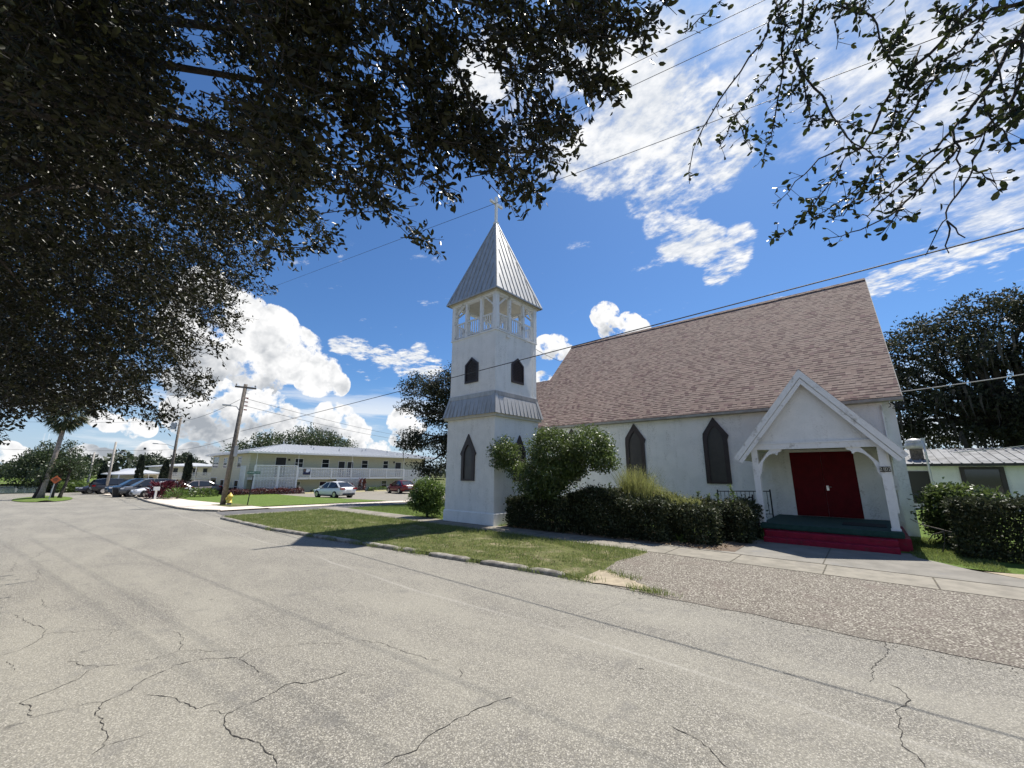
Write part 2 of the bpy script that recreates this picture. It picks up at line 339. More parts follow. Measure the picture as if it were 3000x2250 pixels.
def aggregate(nt, p, out):
    P = geo(nt)
    vc = nd(nt, 'ShaderNodeTexVoronoi', {'Vector': P, 'Scale': 42.}, out=1); vd = nd(nt, 'ShaderNodeTexVoronoi', {'Vector': P, 'Scale': 42.})
    s = nd(nt, 'ShaderNodeSeparateColor', {0: vc}); g = nt.nodes[-1].outputs[1]
    c = mixc(nt, s, (.122, .107, .082), (.245, .226, .182))
    c = mixc(nt, ramp(nt, g, .66, .92), c, (.40, .37, .31))
    c = mixc(nt, ramp(nt, vd, .42, .70), c, (.085, .066, .054))
    c = mixc(nt, ramp(nt, noise(nt, P, 1.6, 5., .65), .50, .75, 0., .5), c, (.13, .10, .083))
    y = nd(nt, 'ShaderNodeSeparateXYZ', {0: P}, out=1)
    c = mixc(nt, ramp(nt, mth(nt, 'ADD', y, mth(nt, 'MULTIPLY', noise(nt, P, 2., 4.), .35)), 7.75, 7.2, 0., .3), c, (.10, .085, .07))
    setc(nt, p, c); bump(nt, p, mth(nt, 'MULTIPLY', vd, -1.), .8, .012)
M['aggregate'] = mat('exposed_aggregate', rough=.9, fn=aggregate)
def lawn_fn(dark, light, dry, k=.5):
    def fn(nt, p, out):
        P = geo(nt); n = noise(nt, P, 5., 6., .65)
        c = mixc(nt, ramp(nt, n, .35, .65), dark, light)
        c = mixc(nt, ramp(nt, noise(nt, P, 1.3, 6., .7), .50, .68, 0., k), c, dry)
        c = mixc(nt, ramp(nt, noise(nt, P, 55., 3.), .5, .75, 0., .5), c, (.05, .055, .02))
        setc(nt, p, c); bump(nt, p, noise(nt, P, 45., 4., .7), .9, .04)
    return fn
M['verge'] = mat('thin_verge_turf', rough=1., fn=lawn_fn((.085, .10, .035), (.14, .15, .055), (.32, .275, .18), .85), spec=.1)
M['lawn'] = mat('lawn_turf', rough=1., fn=lawn_fn((.085, .135, .030), (.14, .20, .05), (.19, .20, .075), .4), spec=.1)
M['field'] = mat('ground_cover', rough=1., fn=lawn_fn((.075, .09, .035), (.12, .135, .06), (.20, .18, .11), .5), spec=.1)
def water(nt, p, out):
    bump(nt, p, noise(nt, nd(nt, 'ShaderNodeMapping', {'Vector': geo(nt), 'Scale': (.6, 2., 1)}), 1.2, 4.), .25, .05)
M['water'] = mat('lake_water', (.06, .085, .11), .08, 0., water)
def leafmat(name, a, b, rough=.45, trans=.22, tcol=None, c=None, spec=.5):
    def fn(nt, p, out):
        r = geo(nt, 'Random Per Island')
        col = mixc(nt, r, a, b)
        if c: col = mixc(nt, ramp(nt, nd(nt, 'ShaderNodeTexWhiteNoise', {'W': r}, noise_dimensions='1D'), .9, .97), col, c)
        col = mixc(nt, ramp(nt, noise(nt, geo(nt), 1.1, 3.), .35, .7, 0., .5), col, tuple(x*.55 for x in a))
        setc(nt, p, col)
        if trans:
            t = nd(nt, 'ShaderNodeBsdfTranslucent', {'Color': mixc(nt, .5, col, tcol or tuple(min(1, x*2.2) for x in b))})
            m = nd(nt, 'ShaderNodeMixShader', {0: trans, 1: p.outputs[0], 2: t}); nt.links.new(m, out.inputs[0])
    return mat(name, rough=rough, fn=fn, spec=spec)
M['oak_leaf'] = leafmat('live_oak_leaves', (.013, .0135, .005), (.034, .034, .012), .38, .10, (.06, .085, .02), (.085, .085, .033), .24)
M['oak_leaf_big'] = leafmat('water_oak_leaves', (.012, .020, .009), (.030, .042, .018), .5, .11, (.12, .17, .03), (.13, .13, .045), .2)
M['tree_leaf'] = leafmat('tree_leaves', (.022, .040, .014), (.060, .085, .030), .5, .2)
M['dark_leaf'] = leafmat('mossy_oak_leaves', (.024, .030, .016), (.056, .062, .034), .65, .15, spec=.25)
M['hedge_leaf'] = leafmat('hedge_leaves', (.020, .028, .012), (.068, .082, .038), .55, .12, None, (.14, .13, .07), .25)
M['shrub_leaf'] = leafmat('shrub_leaves', (.036, .060, .016), (.12, .165, .045), .42, .25)
M['bright_leaf'] = leafmat('bright_shrub_leaves', (.055, .10, .018), (.13, .19, .045), .45, .28)
M['burgundy_leaf'] = leafmat('burgundy_leaves', (.045, .012, .014), (.12, .028, .030), .5, .15, (.2, .04, .03), (.10, .07, .03))
M['crimson_leaf'] = leafmat('ti_plant_leaves', (.05, .010, .018), (.14, .022, .035), .4, .2, (.25, .03, .05))
M['far_leaf'] = leafmat('far_tree_leaves', (.030, .042, .022), (.062, .080, .042), .7, .1)
M['palm_leaf'] = leafmat('palm_fronds', (.030, .045, .016), (.085, .105, .040), .5, .15, None, (.20, .15, .08))
M['cypress_leaf'] = leafmat('cypress_foliage', (.010, .020, .010), (.026, .042, .020), .7, 0)
M['grass_blade'] = leafmat('grass_blades', (.085, .13, .028), (.21, .25, .075), .55, .3, None, (.40, .34, .19))
M['weed_blade'] = leafmat('weedy_grass', (.10, .125, .03), (.24, .25, .085), .6, .35, None, (.40, .33, .15))
M['moss'] = leafmat('spanish_moss', (.050, .046, .038), (.095, .088, .072), .9, .15)
M['bark'] = mat('bark', rough=.95, fn=mottle((.075, .062, .050), (.035, .029, .024), 7., 30., .9, .03))
M['bark_pale'] = mat('pale_bark', rough=.95, fn=mottle((.15, .13, .11), (.07, .06, .05), 8., 30., .9, .03))
M['twig'] = mat('twigs', rough=.9, fn=mottle((.040, .032, .026), (.020, .016, .013), 9.))
M['palm_trunk'] = mat('palm_trunk', rough=.95, fn=mottle((.36, .30, .25), (.22, .185, .155), 6., 14., .8, .03))
M['pole_wood'] = mat('utility_pole_wood', rough=.95, fn=mottle((.19, .165, .14), (.11, .095, .08), 5., 50., .6, .01))
M['pole_pale'] = mat('pale_pole', rough=.9, fn=mottle((.40, .37, .33), (.30, .28, .25), 4., 50., .4))
M['wire'] = mat('black_cable', (.012, .013, .016), .6)
M['wire_grey'] = mat('pale_cable', (.42, .42, .40), .6)
M['grey_metal'] = mat('grey_painted_metal', (.45, .46, .47), .45, .4)
M['cream'] = mat('cream_block_wall', rough=.85)
def blockwall(nt, p, out):
    P = geo(nt); s = nd(nt, 'ShaderNodeSeparateXYZ', {0: P}); n = nt.nodes[-1]
    a = mth(nt, 'ADD', n.outputs[0], n.outputs[1])
    br = nd(nt, 'ShaderNodeTexBrick', {'Vector': nd(nt, 'ShaderNodeCombineXYZ', {0: a, 1: n.outputs[2]}), 'Color1': (.68, .66, .49, 1), 'Color2': (.64, .62, .46, 1), 'Mortar': (.54, .53, .40, 1), 'Scale': 1., 'Mortar Size': .012, 'Brick Width': .42, 'Row Height': .2})
    setc(nt, p, mixc(nt, ramp(nt, noise(nt, P, .8, 5., .6), .5, .75, 0., .25), br, (.52, .50, .36)))
M['cream'] = mat('cream_block_wall', rough=.85, fn=blockwall)
M['white_block'] = mat('white_breeze_block', rough=.8, fn=mottle((.84, .83, .80), (.77, .76, .73), 3., 40., .2))
M['apt_soffit'] = mat('apartment_soffit', (.45, .43, .33), .8)
M['apt_trim'] = mat('apartment_white_trim', (.84, .83, .79), .6)
M['dark_door'] = mat('dark_door', (.020, .018, .017), .45)
M['glass'] = mat('dark_window_glass', (.025, .028, .032), .06, 0., spec=.8)
M['yellow'] = mat('yellow_hydrant_paint', rough=.45, fn=mottle((.70, .55, .12), (.60, .46, .09), 8., 40., .1))
M['stop_yellow'] = mat('faded_yellow_paint', rough=.9, fn=mottle((.66, .58, .30), (.55, .48, .28), 6.))
M['sign_green'] = mat('green_street_sign', (.01, .13, .095), .4)
M['sign_white'] = mat('white_lettering', (.75, .8, .77), .5)
M['sign_orange'] = mat('orange_road_sign', (.60, .13, .03), .5)
M['number_plate'] = mat('dark_number_tile', (.035, .027, .018), .5)
M['number_white'] = mat('cream_numerals', (.62, .60, .50), .6)
M['tyre'] = mat('tyre_rubber', (.014, .014, .014), .85)
M['black_plastic'] = mat('black_plastic', (.018, .019, .022), .45)
M['tail_red'] = mat('red_tail_lamp', (.30, .01, .012), .2)
M['head_lamp'] = mat('clear_head_lamp', (.7, .72, .75), .12)
M['plate_white'] = mat('licence_plate', (.55, .57, .58), .5)
M['banner_navy'] = mat('navy_banner', (.02, .025, .075), .6); M['banner_white'] = mat('white_banner', (.72, .74, .78), .6); M['banner_photo'] = mat('brown_banner', (.17, .12, .085), .6)
def paint(n, c): return mat(n, c, .22, 0., spec=.6)
# ---------------------------------------------------------------- ground, street, pavements
def gz(x, y):
    r = math.hypot(x, y)
    z = float(np.interp(r, [0, 27, 45, 60, 80], [0, 0, -.40, -.45, -.62]))
    if x < -84: z -= min(1., (-84-x)/7.)*1.9 if x > -150 else max(0., 1-(-150-x)/9.)*1.9
    return z
def sheet(name, m, xs, yfn, ny, dz, kind='structure'):
    """a strip following the ground: for each x, y runs from yfn(x)[0] to yfn(x)[1]; dz(x, t) is its height above it"""
    b = MB(); dzf = dz if callable(dz) else (lambda x, t: dz)
    def P(x, t):
        y0, y1 = yfn(x); y = y0+(y1-y0)*t; return (x, y, gz(x, y)+dzf(x, t))
    b.grid(P, xs, np.linspace(0, 1, ny)); o = b.build(name, m); o['kind'] = kind; return o
def ar(a, b, st): return np.linspace(a, b, max(2, int(round(abs(b-a)/st))+1))
# the ground sheet reaches the horizon
gx = np.concatenate([[-2500, -1200, -600, -350, -240], np.arange(-180, 62, 2.5), [90, 150, 300, 700, 2000]])
gy = np.concatenate([[-2000, -900, -400, -200, -120], np.arange(-80, 121, 2.5), [160, 250, 450, 900, 2200]])
MB().grid(lambda x, y: (x, y, gz(x, y)-.07), gx, gy).build('ground', M['field'])['kind'] = 'structure'
KX = [-22.0, -21.56, -16.26, -12.43, -9.77, -7.63, -5.89, -4.61]; KY = [5.75, 5.62, 5.76, 6.22, 6.56, 6.80, 7.03, 7.15]
def kerby(x): return float(np.interp(x, KX, KY))
sheet('road', M['asphalt'], ar(-77, 26, 1.6), lambda x: (-34., (9.0 if x > -22.5 else 9.4 if x < -57.5 else 7.5)), 24, 0.)
sheet('cross_street', M['asphalt_dark'], ar(-25.4, -21.9, .7), lambda x: (6.1+.25*(x+23.6)**2*.3, 75.), 45, .006)
sheet('verge', M['verge'], np.concatenate([ar(-22.0, -4.75, .35), [-4.6, -4.5, -4.42, -4.36]]), lambda x: (kerby(x)+.02, 10.30), 12, lambda x, t: .075+.02*t+.015*math.sin(x*2.3)*math.sin(t*9)-(.085*(1-t)*min(1, max(0, (x+4.75)/.36))**1.5))
def clip_verge(t): return t
sheet('sidewalk', M['concrete'], ar(-22.9, 14, 1.2), lambda x: (10.30, 11.42), 4, lambda x, t: .10)
sheet('lawn', M['lawn'], ar(-21.9, -10.4, 1.1), lambda x: (11.42, 60.), 30, .092)
sheet('lawn', M['lawn'], ar(-10.4, 40, 2.1), lambda x: (13.1 if x < .9 else 12.9, 60.), 30, .094)
sheet('planting_bed', M['soil'], ar(-10.4, -2.75, .4), lambda x: (11.42, 14.0), 8, lambda x, t: .098+.03*math.sin(math.pi*t)*(1+.4*math.sin(x*5)))
# driveway in front of the church: exposed aggregate, then the walk up to the steps
MB().grid(lambda x, t: (x, (7.12+.03*math.sin(x*3)+.022*math.sin(x*7.7+1))*(1-t)+10.3*t, .006+.094*t), ar(-4.55, 14, .12), np.linspace(0, 1, 8)).build('driveway', M['aggregate'])['kind'] = 'structure'
SP_ = [(-4.62, 7.12, .016), (-4.10, 7.12, .016), (-3.10, 7.30, .022), (-3.3, 7.50, .030), (-3.7, 7.72, .036), (-4.05, 7.85, .040), (-4.3, 8.0, .044), (-4.5, 8.0, .044), (-4.6, 7.8, .04)]
SQ_ = []
for a, c in zip(SP_, SP_[1:]+SP_[:1]):                              # a ragged outline
    for t in np.linspace(0, 1, 9, endpoint=False): q = np.array(a)*(1-t)+np.array(c)*t; SQ_.append((q[0]+RNG.normal(0, .022), q[1]+RNG.normal(0, .022), q[2]+.002))
MB().poly(SQ_).build('sand_patch', M['sand'])['kind'] = 'structure'
MB().poly([(-4.9, 11.42, .103), (8, 11.42, .103), (4.4, 11.75, .103), (2.3, 12.05, .103), (1.35, 12.75, .103), (.95, 13.35, .103), (.62, 13.75, .103), (.6, 14.3, .103), (-2.72, 14.3, .103), (-2.78, 13.2, .103), (-3.3, 12.5, .103), (-4.0, 11.85, .103)]).build('walkway', M['concrete_dark'])['kind'] = 'structure'
MB().poly([(2.3, 12.06, .099), (4.4, 11.76, .099), (8, 11.43, .099), (14, 11.43, .099), (14, 13.3, .099), (2.9, 13.1, .099), (2.0, 12.9, .099), (1.5, 12.75, .099)]).build('dirt_path', M['sand'])['kind'] = 'structure'
jb = MB()
for x in (-21, -19.4, -17.8, -16.2, -14.6, -13, -11.4, -9.8, -8.2, -6.6, -5.0, -4.0, -2.55, -.92, .67, 2.2, 3.8, 5.4):
    jb.box(x-.012, x+.012, 10.30, 11.42, .096, .1035)
jb.box(-4.4, 9, 10.285, 10.31, .09, .104); jb.box(-4.9, 9, 11.405, 11.43, .09, .1055); jb.box(-1.0, -.975, 11.43, 13.9, .1, .1055)
struct(jb.build('sidewalk_joints', M['joint']))
# low rounded kerb in worn lengths, some swallowed by the turf
kb = MB()
def kpt(x): return np.array([x, kerby(x), 0.])
x = -21.9
for a, b in ((-21.9, -19.2), (-19.1, -16.3), (-16.2, -13.7), (-13.6, -11.2), (-11.1, -9.55), (-9.45, -9.0), (-8.45, -7.2), (-6.85, -5.62), (-5.58, -4.78)):
    xs = np.linspace(a, b, 7); base = len(kb.v)
    prof = [(-.075, -.03), (-.07, .04), (-.05, .07), (-.01, .09), (.05, .092), (.10, .08), (.12, -.03)]
    for k, xx in enumerate(xs):
        p = kpt(xx); t = kpt(xx+.1)-kpt(xx-.1); t /= np.linalg.norm(t); nrm = np.array([-t[1], t[0], 0])
        s = 1 if 0 < k < 6 else .8
        for j, (o, z) in enumerate(prof): kb.v.append(tuple(p+nrm*o+np.array([0, 0, z*s+.006*math.sin(xx*9+j)])))
    n = len(prof)
    kb.f += [(base+k*n+j, base+(k+1)*n+j, base+(k+1)*n+(j+1) % n, base+k*n+(j+1) % n) for k in range(6) for j in range(n)]
    kb.f += [tuple(base+j for j in range(n)), tuple(base+6*n+j for j in range(n-1, -1, -1))]
kb.tube([(-21.95, 5.75, .03), (-22.15, 6.1, .03), (-22.2, 6.7, .03), (-22.05, 8.2, .03), (-21.95, 10.2, .03)], .09, 6)
struct(kb.build('kerb', M['kerb'], smooth=True))
# far side: corner pavement, lawn, car park, parking bays beyond
sheet('corner_pavement', M['concrete_light'], ar(-57.5, -25.5, 1.), lambda x: (float(np.interp(x, [-57.5, -55.9, -42, -30.6, -27, -25.5], [7.3, 6.85, 6.2, 5.75, 5.9, 6.6])), 8.9), 8, .06)
kb2 = MB(); kp = [(-55.9, 6.83), (-50, 6.5), (-42, 6.18), (-36, 5.95), (-30.6, 5.72), (-27, 5.86), (-25.6, 6.5)]
for (xa, ya), (xb, yb) in zip(kp[:-1], kp[1:]): kb2.beam((xa, ya, gz(xa, ya)+.03), (xb, yb, gz(xb, yb)+.03), .14, .13)
struct(kb2.build('kerb', M['kerb']))
sheet('pavement', M['concrete_light'], ar(-27.3, -25.4, .6), lambda x: (8.9, 75.), 40, .03)
sheet('apartment_lawn', M['lawn'], ar(-56, -27.3, 1.4), lambda x: (8.9, 17.6), 8, .07)
sheet('small_verge', M['verge'], ar(-32.6, -28.6, .5), lambda x: (7.75, 9.1), 5, .075)
sheet('parking_lot', M['concrete'], ar(-50.5, -27.3, 1.4), lambda x: (17.6, 48.), 22, .02)
sheet('parking_bays', M['concrete_light'], ar(-78, -57.2, 1.5), lambda x: (5.3, 12.), 8, .03)
sheet('island_turf', M['lawn'], ar(-62, -50.5, .7), lambda x: (.9-1.9*math.sqrt(max(0, 1-((x+56.2)/5.9)**2)), .9+1.7*math.sqrt(max(0, 1-((x+56.2)/5.9)**2))), 6, lambda x, t: .04+.10*math.sin(math.pi*t))
struct(MB().grid(lambda x, y: (x, y, -1.45), (-156, -84.), np.linspace(-260, 75, 20)).build('lake', M['water']))
hb_ = MB(); hb_.grid(lambda x, y: (x, y, -.9+2.0*math.sin((y+400)*.013)**2*min(1, (-156-x)/60.)), (-155.5, -175, -215, -260), np.linspace(-330, 130, 60)); struct(hb_.build('far_bank', M['lawn']))
# cracks traced from the road surface
def on_road(X, Y):
    d = ray(X, Y); t = -EYE/d[2]; return np.array([d[0]*t, d[1]*t, .0035])
L9 = lambda x, y: (x/1.4747, 1500+y/1.4747); R9 = lambda x, y: (1500+x/1.4747, 1500+y/1.4747)
CR = [(L9, .016, [(1205,1106),(1190,1075),(1150,1040),(1120,1000),(1060,985),(1000,965),(965,920),(980,870),(1040,845),(1120,815),(1180,785),(1230,750),(1330,742),(1420,715),(1500,690)]),
      (L9, .011, [(980,870),(930,868),(900,860)]), (L9, .013, [(1655,1106),(1710,1065),(1770,1040),(1830,995),(1890,945),(1960,910),(2040,870),(2100,835),(2150,815),(2212,800)]),
      (L9, .012, [(640,785),(700,795),(760,805),(800,830),(850,845),(900,835),(960,828)]),
      (L9, .014, [(400,1050),(455,1010),(465,955),(445,910),(410,865),(450,825),(560,770),(620,725),(700,690),(760,662),(850,640),(980,632),(1040,630),(1090,595)]),
      (L9, .010, [(455,1010),(560,980),(660,950)]), (L9, .010, [(1040,630),(1070,655),(1100,670),(1120,695)]),
      (L9, .011, [(130,890),(120,850),(85,828),(160,795),(250,760),(330,725),(380,690),(430,668),(340,662),(285,645)]), (L9, .009, [(130,890),(220,868),(300,850),(380,830),(450,822)]),
      (L9, .009, [(430,668),(560,650),(690,630),(770,605),(790,575),(795,545),(770,522),(740,515)]), (L9, .008, [(770,602),(860,598),(960,600),(1090,595),(1200,582),(1300,572),(1400,567),(1520,570)]),
      (L9, .009, [(1560,556),(1640,565),(1690,585),(1750,605),(1830,625),(1900,645)]), (L9, .010, [(0,622),(80,600),(140,570),(190,528),(300,520),(420,510),(520,508)]),
      (L9, .012, [(190,528),(165,490),(115,475),(95,455),(65,445)]), (L9, .010, [(210,412),(190,390),(175,375)]), (L9, .011, [(145,298),(160,275),(180,265),(165,250)]), (L9, .012, [(130,208),(170,185),(195,168)]), (L9, .010, [(40,260),(65,235),(55,215)]),
      (L9, .009, [(20,150),(55,135),(60,115)]), (L9, .008, [(1990,675),(1995,700),(1985,720)]), (L9, .008, [(470,540),(480,520),(520,510)]), (L9, .007, [(70,685),(65,660),(30,645)]),
      (R9, .013, [(1610,560),(1620,600),(1600,635),(1575,655),(1560,700),(1545,735)]), (R9, .013, [(1625,740),(1690,770),(1715,810),(1695,835),(1665,860),(1680,890),(1668,930),(1685,970),(1690,1010),(1740,1050),(1780,1090),(1790,1106)]),
      (R9, .014, [(690,920),(750,955),(800,980),(850,1020),(880,1050),(905,1075),(935,1106)]), (R9, .006, [(470,960),(530,980),(580,1000)]), (R9, .006, [(285,448),(350,435),(420,412),(510,375)]),
      (R9, .006, [(1230,505),(1320,522),(1440,545),(1520,556),(1600,568)]), (R9, .020, [(1165,697),(1185,700),(1205,702)]), (R9, .022, [(540,678),(555,680),(570,683)]), (R9, .005, [(1240,880),(1300,870)])]
cb = MB()
for f, w, pts in CR:
    P = [on_road(*f(*p)) for p in pts]; Q = []
    for a, b in zip(P[:-1], P[1:]):                                   # ragged midpoints
        n = max(2, int(np.linalg.norm(b-a)/.035)); t = np.linspace(0, 1, n, endpoint=False)
        per = np.array([-(b-a)[1], (b-a)[0], 0])/np.linalg.norm(b-a)
        wob = np.cumsum(RNG.normal(0, .012, n)); wob -= wob[-1]*t; wob *= 1
        Q += [a+(b-a)*tt+per*wo for tt, wo in zip(t, wob)]
    Q.append(P[-1]); Q = np.array(Q); i = len(cb.v)
    ww = w*.29*np.clip(RNG.normal(.8, .35, len(Q)), .25, 1.6)
    for k, q in enumerate(Q):
        d = Q[min(k+1, len(Q)-1)]-Q[max(k-1, 0)]; per = np.array([-d[1], d[0], 0])/(np.linalg.norm(d)+1e-9)
        e = ww[k]*(.3 if k in (0, len(Q)-1) else 1)
        cb.v += [tuple(q+per*e), tuple(q-per*e)]
    cb.f += [(i+2*k, i+2*k+1, i+2*k+3, i+2*k+2) for k in range(len(Q)-1)]
struct(cb.build('road_cracks', M['crack']))

# ---------------------------------------------------------------- openings shared by church and tower
def hood_outline(hw, sh, z0, zf, zs, za):            # pointed hood with flared shoulders: (offset, height)
    return [(-hw, z0), (hw, z0), (hw, zf), (sh, zs), (0, za), (-sh, zs), (-hw, zf)]
def lancet(hw, z0, zs, za, n=7):
    R = ((za-zs)**2+hw**2)/(2*hw); pts = [(-hw, z0), (hw, z0)]
    for k in range(n):
        t = k/(n-1)*math.asin(min(1, (za-zs)/R)); pts.append((hw-R+R*math.cos(t), zs+R*math.sin(t)))
    for k in range(n-2, -1, -1):
        t = k/(n-1)*math.asin(min(1, (za-zs)/R)); pts.append((-(hw-R+R*math.cos(t)), zs+R*math.sin(t)))
    return pts
def cast(poly, c, ang):                              # distance from c to the outline along ang
    d = np.array([math.cos(ang), math.sin(ang)]); best = 1e9
    for a, b in zip(poly, poly[1:]+poly[:1]):
        a, b = np.array(a)-c, np.array(b)-c; e = b-a; det = d[0]*(-e[1])+e[0]*d[1]
        if abs(det) < 1e-12: continue
        t = (a[0]*(-e[1])+e[0]*a[1])/det; s = (d[0]*a[1]-d[1]*a[0])/det
        if t > 0 and -1e-9 <= s <= 1+1e-9: best = min(best, t)
    return d*best+c
def ring(b, outer, inner, c, place, d0, d1, d2):
    """frame between two outlines; place(u, z, depth) puts it in the wall. d0 wall, d1 proud face, d2 depth of the reveal"""
    c = np.array(c); A = sorted(set([round(math.atan2(p[1]-c[1], p[0]-c[0]), 6) for p in outer+inner]))
    O = [cast(outer, c, a) for a in A]; I = [cast(inner, c, a) for a in A]; n = len(A); i = len(b.v)
    for (o, q) in zip(O, I): b.v += [place(*o, d0), place(*o, d1), place(*q, d1), place(*q, d2)]
    for k in range(n):
        j = (k+1) % n
        for m_ in range(3): b.f.append((i+4*k+m_, i+4*j+m_, i+4*j+m_+1, i+4*k+m_+1))
def gothic_window(parent, place, hw, sh, z0, zf, zs, za, ihw, iz0, izs, iza):
    b = MB(); inner = lancet(ihw, iz0, izs, iza)
    ring(b, hood_outline(hw, sh, z0, zf, zs, za), inner, (0, (iz0+izs)/2), place, .0, .06, .012)
    fr = b.build('window', M['brown'], parent)
    pb = MB().poly([place(u, z, .014) for u, z in inner])
    p = pb.build('pane', M['screen']); p.parent = fr; L = Vector(p.location); p.location = L-Vector(parent.location)
    return fr
# ---------------------------------------------------------------- church
YN = 18.14; EY, EZ, RY, RZ = 17.884, 4.49, 24.158, 11.067; XL, XR = -15.06, 1.21; WX0, WX1 = -14.75, .71
ch = thing('church', 'white stucco church with steep brown shingle roof and red double doors', 'church', (-7, 24, .1))
b = MB(); yb = 2*RY-YN
sl = (RZ-EZ)/(RY-EY)
b.v = []; prof = [(YN, 0.), (yb, 0.), (yb, EZ+.02), (RY, EZ+.02+(RY-YN)*sl-.05), (YN, EZ+.02)]
b.prism([(WX0, y, z) for y, z in prof], (WX1-WX0, 0, 0))
b.box(-19.2, WX0-.002, 20.3, 2*RY-20.3, 0, 4.9)
b.prism([(-19.2, 20.3, 4.9), (-19.2, 2*RY-20.3, 4.9), (-19.2, RY, 8.7)], (4.4, 0, 0))
nave = b.build('wall', M['stucco'], ch)
b = MB()
for s in (1, -1):
    y = lambda v: RY+s*(v-RY)
    top = [(XL, y(EY), EZ), (XR, y(EY), EZ), (XR, RY, RZ), (XL, RY, RZ)]
    nrm = np.array([0, -s*sl, 1.]); nrm /= np.linalg.norm(nrm)
    b.prism(top, -nrm*.11)
    yc = 20.05; zc = 8.85-sl*(RY-yc)
    b.prism([(-19.6, y(yc), zc), (XL-.003, y(yc), zc), (XL-.003, RY, 8.85), (-19.6, RY, 8.85)], -nrm*.1)
roof = b.build('roof', M['shingle'], ch)
b = MB(); b.box(XL-.01, XR+.012, EY-.028, EY-.002, EZ-.125, EZ-.03); b.box(XL, XR, EY-.002, YN, EZ-.14, EZ-.125)
b.build('fascia', M['fascia'], ch)
b = MB()
for x in (XR+.001,):
    for s in (1, -1):
        y = lambda v: RY+s*(v-RY)
        b.prism([(x, y(EY), EZ-.02), (x, RY, RZ-.02), (x, RY, RZ-.2), (x, y(EY)+0, EZ-.2)], (.02, 0, 0))
b.build('barge_board', M['fascia'], ch)
b = MB(); b.beam((XL, RY-.09, RZ-.065), (XR, RY-.09, RZ-.065), .22, .03, (0, -.7, .7)); b.beam((XL, RY+.09, RZ-.065), (XR, RY+.09, RZ-.065), .22, .03, (0, .7, .7))
b.build('ridge_cap', M['shingle'], ch)
for wx in (-11.5, -8.04, -4.56):
    gothic_window(ch, lambda u, z, d, wx=wx: (wx+u, YN-d, z), .465, .545, 1.6, 3.39, 3.5, 4.30, .30, 1.68, 3.25, 3.93)
b = MB(); b.box(WX1+.002, WX1+.30, 18.35, 18.9, .05, 4.25); b.prism([(WX1+.002, 18.35, 4.25), (WX1+.30, 18.35, 4.25), (WX1+.002, 18.35, 4.6)], (0, .55, 0)); b.build('buttress', M['stucco'], ch)
b = MB(); b.tube([(WX1-.04, YN-.05, 4.25), (WX1-.04, YN-.05, 2.6), (WX1-.04, YN-.05, 1.0)], .025, 6); b.box(WX1-.2, WX1+.02, YN-.12, YN-.01, 1.5, 1.95)
b.build('conduit', M['trim'], ch)
b = MB(); P0 = np.array([XR-.1, EY+.05, EZ-.1])
for ph in range(4):
    MB().tube([P0+np.array([-.25+.12*ph+.05*math.sin(t*3+ph), -.06, -.1-.28*math.sin(t)*(.6+.3*ph/2)]) for t in np.linspace(0, math.pi, 9)], .012, 5).build('loose_wire', M['wire'], ch)
# doors
b = MB(); b.box(-2.23, -2.08, YN-.05, YN-.001, .5, 2.86); b.box(-.26, -.11, YN-.05, YN-.001, .5, 2.86); b.box(-2.08, -.26, YN-.05, YN-.001, 2.77, 2.86)
b.build('door_frame', M['trim'], ch)
for x0, x1 in ((-2.078, -1.173), (-1.167, -.262)):
    b = MB(); b.box(x0, x1, YN-.03, YN-.002, .56, 2.768)
    for k in range(4):
        xx = x0+.12+k*.22; b.box(xx, xx+.012, YN-.033, YN-.0305, .62, 2.7)
    dr = b.build('door', M['door_red'], ch)
    if x0 > -1.5:
        h_ = MB(); h_.lathe([(.035, 0), (.035, .01), (.0, .011)], (0, 0, 0), 12); 
        hb2 = MB(); hb2.box(-1.13, -1.06, YN-.045, YN-.031, 1.44, 1.60); hb2.tube([(-1.095, YN-.05, 1.56), (-1.095, YN-.085, 1.56), (-.98, YN-.085, 1.56)], .014, 8); hb2.tube([(-1.095, YN-.03, 1.47), (-1.095, YN-.075, 1.47)], .03, 10)
        hd = hb2.build('handle', M['chrome']); hd.parent = dr; hd.location = Vector(hd.location)-Vector(ch.location)
